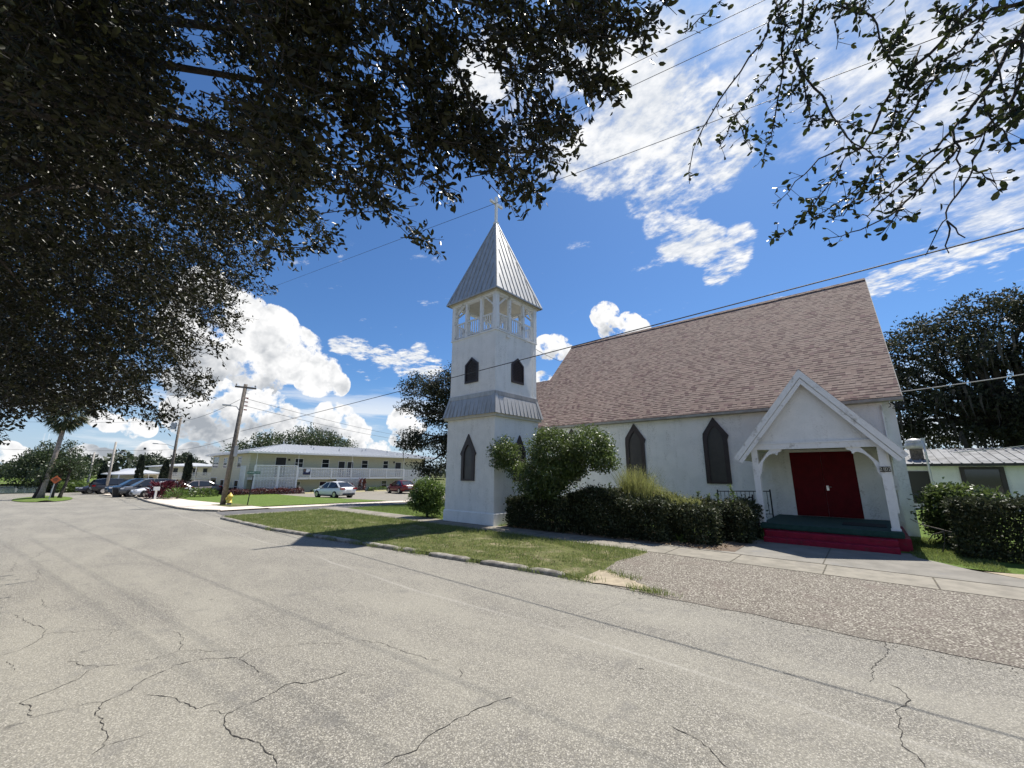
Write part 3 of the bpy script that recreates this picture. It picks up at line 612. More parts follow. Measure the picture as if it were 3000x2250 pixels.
# porch
PX0, PX1, PXM, PF = -2.72, .46, -1.145, 14.92
b = MB()
for s in (1, -1):
    ax, ez, tz = 2.02, 2.54, 5.14
    sl2 = (tz-ez)/ax
    nrm = np.array([s*sl2, 0, 1.]); nrm /= np.linalg.norm(nrm)
    yv = lambda z: EY+(z-EZ)/sl if z > EZ else YN-.01                  # where the porch roof dies into the nave
    zs = [ez, 4.3, tz]
    pts = [(PXM+s*(tz-z)/sl2, 14.74, z) for z in (ez, tz)]+[(PXM, yv(tz)+.05, tz), (PXM+s*(tz-4.6)/sl2, yv(4.6)+.05, 4.6), (PXM+s*(tz-4.45)/sl2, YN-.005, 4.45), (PXM+s*(tz-ez)/sl2, YN-.005, ez)]
    b.prism(pts, -nrm*.075)
b.build('porch_roof', M['shingle'], ch)
b = MB()
for s in (1, -1):
    tip = np.array([PXM+s*2.05, 0, 2.50]); top = np.array([PXM, 0, 5.13]); d = tip-top; d /= np.linalg.norm(d); n = np.array([-d[2]*s, 0, d[0]*s]); n = n if n[2] > 0 else -n
    for off, w, y0, y1 in ((-.005, .155, 14.695, 14.735), (-.175, .11, 14.715, 14.755)):
        A = top+np.array([0, 0, off/abs(n[2])]); B = tip+n*off-d*.0
        C = tip+n*(off-w); D = top+np.array([0, 0, (off-w)/abs(n[2])])
        b.prism([(A[0], y0, A[2]), (B[0], y0, B[2]), (C[0], y0, C[2]), (D[0], y0, D[2])], (0, y1-y0, 0))
    # rafter tail soffit
    b.prism([(tip[0]+n[0]*-.09, 14.755, tip[2]-n[2]*.09), (tip[0]+n[0]*-.11, 14.755, tip[2]-n[2]*.11), (tip[0]-d[0]*.62-n[0]*.11, 14.755, tip[2]-d[2]*.62-n[2]*.11), (tip[0]-d[0]*.62-n[0]*.09, 14.755, tip[2]-d[2]*.62-n[2]*.09)], (0, 3.35, 0))
b.build('barge_board', M['trim'], ch)
b = MB(); b.prism([(PXM-1.72, 14.95, 2.90), (PXM+1.72, 14.95, 2.90), (PXM, 14.95, 5.03)], (0, .12, 0)); b.build('gable', M['stucco'], ch)
b = MB(); b.box(PX0, PX1, 14.90, 15.06, 2.74, 2.90); b.box(PX0-.06, PX1+.06, 14.885, 14.945, 2.902, 2.945)
b.box(PX0, PX0+.15, 15.06, YN-.004, 2.74, 2.90); b.box(PX1-.15, PX1, 15.06, YN-.004, 2.74, 2.90); b.build('beam', M['trim'], ch)
b = MB(); b.box(PX0+.15, PX1-.15, 15.06, YN-.004, 2.86, 2.89); b.build('ceiling', M['cream_soffit'], ch)
for x0, s in ((PX0, 1), (PX1-.16, -1)):
    b = MB(); b.box(x0, x0+.165, 14.905, 15.065, .552, 2.74)
    if s < 0: b.box(x0+.165, x0+.215, 14.95, 15.04, 1.0, 2.74); b.box(x0-.02, x0+.185, 14.888, 15.08, .552, .60)
    b.build('post', M['trim'], ch)
    xi = x0+.165 if s > 0 else x0
    pr = [(0, 2.30), (.34, 2.74), (.66, 2.74), (.64, 2.68), (.58, 2.665), (.545, 2.63), (.535, 2.57), (.50, 2.565), (.47, 2.605), (.40, 2.615), (.30, 2.565), (.20, 2.47), (.12, 2.33), (.075, 2.18), (.07, 2.06), (.045, 2.05), (.05, 2.00), (.02, 1.98), (.015, 1.93), (0, 1.92)]
    b = MB().prism([(xi+s*u, 14.94, z) for u, z in pr], (0, .075, 0)); b.build('bracket', M['trim'], ch)
b = MB(); b.box(-2.64, .50, 14.62, YN-.003, .40, .552); b.box(-2.655, .515, 14.60, 14.63, .43, .535); b.build('porch_floor', M['deck_green'], ch)
b = MB(); b.box(-2.60, .62, 14.68, YN-.006, .0, .398)
for y0, y1, z in ((14.29, 14.679, .385), (13.97, 14.289, .235)):
    x0, x1 = -2.5, .36; r = .02
    b.prism([(x0, y0, 0), (x0, y0, z-r), (x0, y0+r*.4, z-r*.4), (x0, y0+r, z), (x0, y1, z), (x0, y1, 0)], (x1-x0, 0, 0))
b.build('steps', M['step_red'], ch)
b = MB()
def fence_bars(b, p, q, h, n):
    p, q = np.array(p, float), np.array(q, float); up = np.array([0, 0, h])
    b.beam(p+up, q+up, .045, .03); b.beam(p+up*.12, q+up*.12, .03, .02)
    for t in np.linspace(.06, .94, n):
        a = p+(q-p)*t; b.tube([a+up*.1, a+up], .009, 5)
        b.tube([a+up*.5+np.array([.02*math.sin(k*.9), .0, k*.02-.08]) for k in range(8)], .008, 4)
    for e in (p, q): b.tube([e, e+up*1.07], .024, 6)
fence_bars(b, (-2.62, 16.7, .552), (-4.3, 16.7, .50), .86, 12); b.build('railing', M['iron'], ch)
b = MB(); fence_bars(b, (-2.80, 14.75, .35), (-3.35, 14.75, .12), .95, 5); b.tube([(-2.74, 14.70, .12), (-2.68, 14.62, .6)], .02, 6); b.build('railing', M['iron'], ch)
b = MB(); b.box(-2.86, -2.68, YN-.09, YN-.002, 1.74, 1.80); b.box(-2.82, -2.72, YN-.06, YN-.002, 1.80, 1.98); b.build('wall_lamp', M['trim'], ch)
def text(name, s, size, m, mw, parent=None, ext=.002):
    cu = bpy.data.curves.new(name, 'FONT'); cu.body = s; cu.size = size; cu.align_x = 'CENTER'; cu.align_y = 'CENTER'; cu.extrude = ext; cu.resolution_u = 2
    t = bpy.data.objects.new('tmp', cu); COL.objects.link(t)
    me = bpy.data.meshes.new_from_object(t.evaluated_get(bpy.context.evaluated_depsgraph_get())); bpy.data.objects.remove(t)
    me.transform(mw); me.materials.clear()
    return link(name, me, m, parent)
RXF = Matrix.Rotation(math.pi/2, 4, 'X')            # lettering that faces -Y
for k, s in enumerate(('21', '02')):
    xc = PX1-.125+k*.115
    pl = MB().box(xc-.054, xc+.054, 14.884, 14.902, 2.06, 2.20).build('number_tile', M['number_plate'], ch)
    text('numerals', s, .13, M['number_white'], Matrix.Translation(Vector((xc, 14.882, 2.13))-Vector(ch.location)) @ RXF, pl)
dm = tag(MB().box(-.75, .22, 15.6, 16.5, .5525, .566).build('doormat', M['mat_black']), 'thin black doormat lying on the green porch floor', 'doormat')

# ---------------------------------------------------------------- bell tower
TX, TY = -12.019, 12.667
tw = thing('bell_tower', 'square white stucco bell tower with grey metal spire and open railed belfry', 'tower', (TX, TY, .1))
def sq(b, a, z0, z1, a2=None):
    a2 = a if a2 is None else a2
    v = [(TX+s*a, TY+t*a, z0) for s, t in ((-1,-1),(1,-1),(1,1),(-1,1))]+[(TX+s*a2, TY+t*a2, z1) for s, t in ((-1,-1),(1,-1),(1,1),(-1,1))]
    i = len(b.v); b.v += v; b.f += [tuple(i+k for k in q) for q in ((3,2,1,0),(4,5,6,7),(0,1,5,4),(1,2,6,5),(2,3,7,6),(3,0,4,7))]
b = MB(); sq(b, 1.43, .0, .50, 1.425); sq(b, 1.425, .50, .54, 1.39); sq(b, 1.389, .54, 4.17); sq(b, 1.345, 4.2, 7.74); sq(b, 1.385, 7.74, 7.80)
b.build('wall', M['stucco'], tw)
b = MB(); sq(b, 1.50, 4.17, 4.283); b.build('soffit', M['cream_soffit'], tw)
def clad(b, a0, z0, a1, z1, step, stop):
    """ribs on the four faces of a tapering roof, parallel and cut off short of the hips"""
    for q in range(4):
        c, s = [(1, 0), (0, 1), (-1, 0), (0, -1)][q]
        for u in np.arange(-a0+step*.6, a0-step*.3, step):
            au = abs(u)+stop
            if au >= a0: continue
            za = z0+(z1-z0)*min(1., (a0-au)/(a0-a1)); t = (za-z0)/(z1-z0); ah = a0+(a1-a0)*t
            p = np.array([TX+c*u-s*(-a0) if False else TX+(-s)*u+c*a0, TY+c*u+s*a0, z0]); r = np.array([TX+(-s)*u+c*ah, TY+c*u+s*ah, za])
            nrm = np.array([c*(z1-z0), s*(z1-z0), a0-a1]); nrm /= np.linalg.norm(nrm)
            b.beam(p+nrm*.012, r+nrm*.012, .028, .03, nrm)
def hips(b, a0, z0, a1, z1, w):
    for s, t in ((-1,-1),(1,-1),(1,1),(-1,1)):
        p = np.array([TX+s*a0, TY+t*a0, z0]); r = np.array([TX+s*a1, TY+t*a1, z1])
        for nrm, inward in ((np.array([s*(z1-z0), 0, a0-a1]), np.array([0, -t, 0])), (np.array([0, t*(z1-z0), a0-a1]), np.array([-s, 0, 0]))):
            nrm = nrm/np.linalg.norm(nrm); b.prism([p+nrm*.006, p+nrm*.006+inward*w, r+nrm*.006+inward*min(w, a1*1.9), r+nrm*.006], nrm*.016)
b = MB(); sq(b, 1.55, 4.283, 5.19, 1.352); clad(b, 1.55, 4.283, 1.352, 5.06, .24, .16); hips(b, 1.55, 4.283, 1.352, 5.19, .14)
for q in range(4):
    c, s = [(1, 0), (0, 1), (-1, 0), (0, -1)][q]
    b.beam((TX-s*1.37+c*1.39, TY+c*1.37*-1+s*1.39 if False else TY-c*1.37+s*1.39, 5.11), (TX+s*1.37+c*1.39 if False else TX+(-s)*(-1.37)+c*1.39, TY+c*1.37+s*1.39, 5.11), .02, .16)
b.build('skirt_roof', M['galv'], tw)
gothic_window(tw, lambda u, z, d: (TX-.03+u, TY-1.389-d, z), .375, .45, 1.69, 2.66, 2.75, 3.54, .235, 1.77, 2.66, 3.12)
gothic_window(tw, lambda u, z, d: (TX+1.389+d, TY+.09+u, z), .365, .45, 1.69, 2.64, 2.73, 3.51, .235, 1.77, 2.66, 3.10)
def vent(place):
    hw = .395; out = [(-hw, 5.69), (hw, 5.69), (hw, 6.50), (0, 6.80), (-hw, 6.50)]; inn = [(-hw+.07, 5.77), (hw-.07, 5.77), (hw-.07, 6.46), (0, 6.70), (-hw+.07, 6.46)]
    b = MB(); ring(b, out, inn, (0, 6.1), place, 0, .05, .004); v = b.build('louvred_vent', M['brown'], tw)
    b = MB(); b.poly([place(u, z, .006) for u, z in inn])
    for k in range(13):
        z = 5.79+k*.068; w = hw-.075 if z < 6.43 else (hw-.075)*max(.05, (6.68-z)/.25)
        b.prism([place(-w, z, .008), place(w, z, .008), place(w, z-.01, .045), place(-w, z-.01, .045)], np.array(place(0, .012, 0))-np.array(place(0, 0, 0)))
    l = b.build('louvres', M['brown']); l.parent = v; l.location = Vector(l.location)-Vector(tw.location)
vent(lambda u, z, d: (TX-.01+u, TY-1.345-d, z)); vent(lambda u, z, d: (TX+1.345+d, TY+.02+u, z))
# belfry
for s, t in ((-1,-1),(1,-1),(1,1),(-1,1)):
    MB().box(TX+s*1.27-.10, TX+s*1.27+.10, TY+t*1.27-.10, TY+t*1.27+.10, 7.80, 9.36).build('belfry_post', M['trim'], tw)
for q in range(4):
    c, s = [(1, 0), (0, 1), (-1, 0), (0, -1)][q]
    W = lambda u, o, z: (TX-s*u+c*o, TY+c*u+s*o, z)
    for u in (-.46, .46):
        b = MB(); b.beam(W(u, 1.29, 7.80), W(u, 1.29, 9.36), .125, .125, (c, s, 0)); b.build('belfry_post', M['trim'], tw)
    for e in (-1, 1): MB().beam(W(e*1.17, 1.29, 8.90), W(e*.66, 1.29, 9.40), .06, .095, (c, s, 0)).build('brace', M['trim'], tw)
    b = MB()
    for a0, a1 in ((-1.17, -.523), (-.397, .397), (.523, 1.17)):
        b.beam(W(a0, 1.27, 8.53), W(a1, 1.27, 8.53), .075, .05); b.beam(W(a0, 1.27, 7.90), W(a1, 1.27, 7.90), .06, .05)
        n = 4 if a1-a0 < .7 else 5
        for u in np.linspace(a0, a1, n+2)[1:-1]: b.beam(W(u, 1.27, 7.90), W(u, 1.27, 8.53), .035, .035, (c, s, 0))
    b.build('railing', M['trim'], tw)
b = MB()
for q in range(4):
    c, s = [(1, 0), (0, 1), (-1, 0), (0, -1)][q]
    b.prism([(TX-s*u+c*o, TY+c*u+s*o, 9.36) for u, o in ((-1.385, 1.385), (1.385, 1.385), (1.185, 1.185), (-1.185, 1.185))], (0, 0, .10))
b.build('belfry_beam', M['trim'], tw)
b = MB(); sq(b, 1.50, 9.462, 9.52); b.build('soffit', M['cream_soffit'], tw)
b = MB(); sq(b, 1.567, 9.525, 13.98, .03); clad(b, 1.567, 9.525, .03, 13.98, .285, .17); hips(b, 1.567, 9.525, .03, 13.98, .16)
for q in range(4):
    c, s = [(1, 0), (0, 1), (-1, 0), (0, -1)][q]
    b.beam((TX-s*-1.575+c*1.575, TY+c*-1.575+s*1.575, 9.50), (TX-s*1.575+c*1.575, TY+c*1.575+s*1.575, 9.50), .02, .06)
b.build('spire', M['galv'], tw)
b = MB(); b.box(TX-.055, TX+.055, TY-.055, TY+.055, 13.9, 15.36); b.box(TX-.05, TX+.05, TY-.42, TY-.0555, 14.92, 15.03); b.box(TX-.05, TX+.05, TY+.0555, TY+.42, 14.92, 15.03); sq(b, .10, 13.86, 13.96)
b.build('cross', M['trim'], tw)
MB().box(TX+1.386, TX+1.43, TY-.72, TY-.5, 7.55, 7.68).build('junction_box', M['trim'], tw); MB().tube([(TX+1.40, TY+1.05, 7.7), (TX+1.362, TY+1.05, 5.2)], .014, 5).build('conduit', M['trim'], tw)
# ---------------------------------------------------------------- vegetation helpers
def unit(a): return a/(np.linalg.norm(a, axis=-1, keepdims=True)+1e-9)
def leaf_quads(P, L, dirs, aspect=.5, fold=.12, nrm=None):
    """one small pointed, slightly cupped leaf (two triangles each side of the midrib folded into a quad) per point"""
    n = len(P); L = np.broadcast_to(np.asarray(L, float), (n,))[:, None]
    d = unit(dirs); r = RNG.normal(size=(n, 3)) if nrm is None else nrm
    s = unit(np.cross(d, r)); u = np.cross(s, d)
    V = np.stack([P, P+d*L*.45+s*L*aspect*.5+u*L*fold, P+d*L, P+d*L*.45-s*L*aspect*.5+u*L*fold], 1)
    return V.reshape(-1, 3), np.arange(4*n).reshape(n, 4)
def leaf_round(P, L, dirs, aspect=.55, fold=.1):
    """a rounder leaf of six outline points, two faces"""
    n = len(P); L = np.broadcast_to(np.asarray(L, float), (n,))[:, None]
    d = unit(dirs); s = unit(np.cross(d, RNG.normal(size=(n, 3)))); u = np.cross(s, d); w = L*aspect*.5
    V = np.stack([P, P+d*L*.3+s*w*.85+u*L*fold, P+d*L*.72+s*w*.9+u*L*fold, P+d*L, P+d*L*.72-s*w*.9+u*L*fold, P+d*L*.3-s*w*.85+u*L*fold], 1)
    i = np.arange(n)[:, None]*6
    F = np.concatenate([i+np.array([0, 1, 2, 3]), i+np.array([0, 3, 4, 5])], 0)
    return V.reshape(-1, 3), F
def join(parts):
    Vs, Fs, o = [], [], 0
    for V, F in parts: Vs.append(V); Fs.append(F+o); o += len(V)
    return np.concatenate(Vs), np.concatenate(Fs)
def prisms(A, B, ra, rb):
    """three-sided twigs from A to B"""
    n = len(A); d = unit(B-A); a = unit(np.cross(d, RNG.normal(size=(n, 3)))); b = np.cross(d, a)
    ra = np.broadcast_to(ra, (n,))[:, None]; rb = np.broadcast_to(rb, (n,))[:, None]; V = []
    for k in range(3):
        t = 2*math.pi*k/3; o = a*math.cos(t)+b*math.sin(t); V += [A+o*ra, B+o*rb]
    V = np.stack(V, 1).reshape(-1, 3); i = np.arange(n)[:, None]*6
    F = np.concatenate([i+np.array([0, 2, 3, 1]), i+np.array([2, 4, 5, 3]), i+np.array([4, 0, 1, 5])], 0)
    return V, F
def lobe_clumps(lobes, n, inner=.25):
    """clump centres spread through ellipsoid lobes (cx,cy,cz,rx,ry,rz), denser toward the outside; returns centres and outward directions"""
    w = np.array([l[3]*l[4]*l[5] for l in lobes])**.67; w /= w.sum(); C, O = [], []
    for l, k in zip(lobes, RNG.multinomial(n, w)):
        u = unit(RNG.normal(size=(k, 3))); r = (inner+(1-inner)*RNG.random(k)**.55)*(1+.10*RNG.normal(size=k))
        C.append(np.array(l[:3])+u*np.array(l[3:])*r[:, None]); O.append(u)
    return np.concatenate(C), np.concatenate(O)
def crown(lobes, clumps, per, cr, L, aspect=.5, flat=.6, inner=.25):
    C, O = lobe_clumps(lobes, clumps, inner); P = np.repeat(C, per, 0)+RNG.normal(size=(clumps*per, 3))*cr*np.array([1, 1, flat])
    D = np.repeat(O, per, 0)*.7+RNG.normal(size=(clumps*per, 3))+np.array([0, 0, -.1])
    return leaf_quads(P, L*RNG.uniform(.7, 1.3, len(P)), D, aspect)
def limbs(b, base, tops, r0, seed=0):
    """bent limbs from the base point out to each top"""
    rs = np.random.default_rng(seed); base = np.array(base, float)
    for t in tops:
        t = np.array(t, float); d = t-base; pts = [base+d*s+np.array([0, 0, math.sin(s*math.pi)*.12*np.linalg.norm(d)])+rs.normal(0, .03, 3)*np.linalg.norm(d)*(0 < s < 1) for s in np.linspace(0, 1, 7)]
        b.tube(pts, list(r0*np.linspace(1, .12, 7)), 6)
def tree(name, label, base, th, tr, lobes, clumps, per, cr, L, leaf, bark='bark', group=None, lean=(0, 0), seed=0, cat='tree', inner=.25, nlimb=8, aspect=.5):
    t = thing(name, label, cat, base, group); b = MB(); base = np.array(base, float); top = base+np.array([lean[0], lean[1], th])
    b.tube([base+np.array([0, 0, -.15]), base+np.array([lean[0]*.1, lean[1]*.1, .25]), base*.5+top*.5+np.array([.06*th*math.sin(seed), .04*th*math.cos(seed), 0]), top], [tr*1.5, tr*1.05, tr*.85, tr*.7], 9)
    rs = np.random.default_rng(seed)
    tops = []
    for l in lobes:
        for _ in range(max(1, nlimb//len(lobes))): tops.append(np.array(l[:3])+unit(rs.normal(size=3))*np.array(l[3:])*.7)
    limbs(b, top, tops, tr*.55, seed); b.build('trunk', M[bark], t, smooth=True)
    V, F = crown(lobes, clumps, per, cr, L, aspect, inner=inner); arrays('crown', V, F, M[leaf], t)
    return t
def inside(poly, x, y):
    c = np.zeros(len(x), bool)
    for (x0, y0), (x1, y1) in zip(poly, poly[1:]+poly[:1]):
        k = (y0 > y) != (y1 > y)
        with np.errstate(divide='ignore', invalid='ignore'): c ^= k & (x < (x1-x0)*(y-y0)/(y1-y0+1e-12)+x0)
    return c
def rays(x, y):
    x, y = x*1.35624, y*1.35624
    d = FW*FPX+RT*(x[:, None]-1500)-UP*(y[:, None]-1125); return d/np.linalg.norm(d, axis=1, keepdims=True)

# ---------------------------------------------------------------- the live oak whose low limbs hang over the street
EDGE = [(0,-60),(1445,-60),(1439,18),(1427,53),(1380,77),(1370,103),(1324,110),(1297,140),(1314,163),(1304,190),(1310,213),(1354,260),(1290,213),(1267,197),(1230,213),(1224,277),(1190,297),(1204,320),(1180,350),(1124,350),(1160,397),(1150,423),(1104,417),(1127,447),(1097,457),(1074,420),(1047,440),(1040,400),(1034,370),(1024,333),(1014,323),(994,350),(970,367),(964,400),(967,427),(950,433),(930,400),(914,393),(904,380),(874,357),(884,300),(904,273),(884,247),(864,253),
 (820,187),(817,213),(830,267),(854,310),(864,360),(847,370),(834,393),(870,420),(887,447),(867,467),(894,483),(927,500),(937,540),(910,533),(880,510),(867,477),(840,473),(837,517),(830,493),(790,467),(757,500),(737,513),(730,562),(697,552),(650,539),(587,552),(567,575),(533,599),(597,619),(577,642),(533,619),(500,629),(473,642),(520,675),(560,700),(533,702),(500,719),(447,732),(500,762),(467,775),(433,759),(400,779),(347,795),(400,800),(483,809),(467,825),(433,855),(400,859),(343,839),(333,865),(397,885),(353,909),(320,919),(283,899),(267,885),(217,892),(190,880),(150,880),(100,880),(80,889),(47,899),(20,915),(10,942),(-40,955),(-60,400)]
HOLES = [[(400,35),(465,65),(445,95),(420,80),(400,60)], [(352,142),(395,148),(440,143),(482,160),(470,195),(440,205),(395,240),(362,248),(358,225),(392,205),(388,170)], [(445,383),(500,390),(505,415),(455,410)], [(690,170),(712,250),(716,330),(700,330),(694,260)], [(700,400),(735,415),(720,440),(700,430)], [(860,175),(893,190),(885,215),(862,205)], [(1010,130),(1040,120),(1062,150),(1030,165)], [(676,415),(730,410),(730,480),(700,472),(684,450)], [(632,486),(662,484),(664,515),(642,528),(618,515)], [(612,95),(636,97),(633,125),(612,122)], [(395,690),(425,700),(410,720),(392,712)], [(1075,225),(1120,195),(1130,230),(1085,245)]]
HOLES = [[(np.mean([p[0] for p in h])+(X-np.mean([p[0] for p in h]))*f, np.mean([p[1] for p in h])+(Y-np.mean([p[1] for p in h]))*f) for X, Y in h] for h, f in zip(HOLES, [1.8, 1.75, 1.6]+[1.6]*12)]
def beside(lobes, n, per, L):
    """the rest of an overhanging crown, the part above and beside the photographer"""
    C, O = lobe_clumps(lobes, n, .1); d = C-np.array([0, 0, EYE]); z = d@FW; X = np.abs(d@RT)/np.maximum(z, .01); Y = (d@UP)/np.maximum(z, .01)
    k = (z < .05) | (X > 1.42) | (Y > 1.10); C, O = C[k], O[k]
    P = np.repeat(C, per, 0)+RNG.normal(size=(len(C)*per, 3))*.16; P = P[np.linalg.norm(P-np.array([0, 0, EYE]), axis=1) > 1.6]
    return leaf_quads(P, L*RNG.uniform(.7, 1.3, len(P)), RNG.normal(size=P.shape), .5)
def clumpy(x, y, lo, seed=0.):
    f = np.sin(x*.031+seed+1.3*np.sin(y*.023))*np.cos(y*.037+seed*2+1.1*np.sin(x*.019))+.6*np.sin(x*.071+y*.043+seed)*np.cos(y*.083-x*.027)
    return f > lo+RNG.normal(0, .18, len(x))
def canopy_points(n, edge, holes, box, lo=-9., seed=0.):
    X, Y = [], []; got = 0
    while got < n:
        x = RNG.uniform(box[0], box[1], n); y = RNG.uniform(box[2], box[3], n); k = inside(edge, x, y)
        for h in holes: k &= ~inside(h, x, y)
        k &= clumpy(x, y, lo, seed)
        X.append(x[k]); Y.append(y[k]); got += k.sum()
    return np.concatenate(X)[:n], np.concatenate(Y)[:n]
OAK = (-9.0, -6.5, 0.)
oak = thing('live_oak', 'huge dark live oak hanging its leafy limbs over the street at upper left', 'tree', OAK)
parts, tw_ = [], []
def sprays(x, y, zc, rmin, rmax, leafL, k, ln, fac):
    """leafy twigs: each starts inside the crown, droops, and carries k leaves"""
    d = rays(x, y); el = d[:, 2]/np.hypot(d[:, 0], d[:, 1])
    r = np.clip((zc-EYE)/np.maximum(el, .03), rmin, rmax)*fac
    C = np.array([0, 0, EYE])+d*(r/np.hypot(d[:, 0], d[:, 1]))[:, None]
    n = len(C); out = unit(C-np.array([OAK[0], OAK[1], 6.])+RNG.normal(size=(n, 3))*2.)
    dr = unit(out+RNG.normal(size=(n, 3))*.55+np.array([0, 0, -.55])); Ln = ln*RNG.uniform(.6, 1.4, n)
    A = C-dr*Ln[:, None]*.55; B = C+dr*Ln[:, None]*.45
    t = RNG.random((n, k))**.8; P = A[:, None]+(B-A)[:, None]*t[..., None]+RNG.normal(size=(n, k, 3))*.022*Ln[:, None, None]/.4
    D = dr[:, None]*.75+unit(RNG.normal(size=(n, k, 3)))*1.0
    V, F = leaf_round(P.reshape(-1, 3), (leafL*RNG.uniform(.65, 1.3, (n, k))).ravel(), D.reshape(-1, 3), .46)
    parts.append((V, F)); tw_.append(prisms(A, B, .0045, .0018)); return A
n1 = 3900; x, y = canopy_points(n1, EDGE, HOLES, (-50, 700, -55, 955), -.75); z1 = 4.9+RNG.normal(0, .5, n1)
A1 = sprays(x, y, z1, 3.6, 7.5, .058, 15, .42, 1+RNG.random(n1)**1.5*.75)
# the solid upper crown behind: longer sprays further up the sight line, keeping clear of the sky gaps
BODY = [(-60,-60),(330,-60),(345,140),(330,260),(420,290),(560,300),(600,420),(520,520),(450,600),(400,700),(330,760),(280,830),(200,850),(60,860),(-60,900)]
n2 = 3000; x, y = canopy_points(n2, BODY, HOLES[:3], (-50, 610, -55, 890))
sprays(x, y, 5.6+RNG.normal(0, .5, n2), 5.5, 9., .085, 13, .6, 1.15+RNG.random(n2)*.9)
n3 = 820; x, y = canopy_points(n3, EDGE, HOLES, (560, 1445, -55, 645), -.15); z3 = 3.95+RNG.normal(0, .22, n3)
A3 = sprays(x, y, z3, 2.2, 4.6, .058, 17, .40, 1+RNG.random(n3)**2*.35)
n4 = 130; UPP = [(560,-60),(1300,-60),(1270,60),(1180,160),(1100,200),(1000,260),(930,330),(880,240),(800,120),(760,250),(760,430),(690,500),(600,520),(560,400)]
x, y = canopy_points(n4, UPP, HOLES, (560, 1300, -55, 520), -.3); sprays(x, y, 4.6+RNG.normal(0, .3, n4), 2.8, 5.5, .075, 15, .5, 1.1+RNG.random(n4)*.5)
LOWB = [(-60,480),(300,520),(500,560),(520,640),(430,720),(400,790),(300,860),(200,870),(40,880),(-60,900)]
n5 = 2000; x, y = canopy_points(n5, LOWB, HOLES[2:3], (-50, 520, 480, 900), -.8); sprays(x, y, 6.0+RNG.normal(0, .5, n5), 6.5, 9.5, .075, 14, .55, 1.05+RNG.random(n5)*.7)
parts.append(beside([(-8.5, -6, 7, 4, 3.5, 2.5), (-5.5, -3, 6.3, 3, 2.5, 1.8), (-3, -1, 5.8, 2, 1.6, 1.2), (-11, -4, 6.5, 3, 3, 2.2), (-10, -8.5, 6.5, 3.5, 3, 2.5), (-7.5, -1.8, 5.5, 2.2, 1.8, 1.6), (-1.6, .6, 5.6, 1.5, 1.3, .9)], 3000, 18, .095))
V, F = join(parts); arrays('crown', V, F, M['oak_leaf'], oak)
V, F = join(tw_); arrays('twigs', V, F, M['twig'], oak)
b = MB(); b.tube([(-9, -6.5, -.2), (-9, -6.5, .4), (-8.9, -6.3, 1.6), (-8.6, -5.9, 2.9)], [.85, .6, .5, .46], 12)
for tgt, r in (((250,420,6.2),.2),((480,330,5.6),.16),((620,330,4.8),.13),((300,150,5.0),.17),((560,60,4.4),.13),((840,150,3.9),.11),((960,280,3.7),.08),((1080,110,3.3),.08),((1250,60,3.0),.06),((740,420,4.4),.07),((900,420,3.8),.05)):
    (X, Y, R) = tgt; e = seen(X*1.35624, Y*1.35624, R); s = np.array([-8.6, -5.9, 2.8]); m1 = s+(e-s)*.35+np.array([0, 0, 1.3]); m2 = s+(e-s)*.7+np.array([.1, 0, .8])
    q = [s, s*.55+m1*.45+np.array([0, 0, .3]), m1, m1*.5+m2*.5+np.array([0, .1, .1]), m2, (m2+e)/2+np.array([0, 0, .12]), e]
    b.tube(q, list(r*np.array([1.2, 1, .85, .65, .45, .28, .08])), 7)
    for k in range(7 if R > 5 else 0):                               # side branches
        a = q[4]*(1-k/7)+e*(k/7); w = (RNG.normal(size=3)*.8+np.array([0, 0, -.2]))*min(1, (R/7)**2); b.tube([a, a+w*.45+RNG.normal(size=3)*.08, a+w], [r*.16+.006, r*.1+.004, .003], 4)
b.build('trunk', M['bark'], oak, smooth=True)

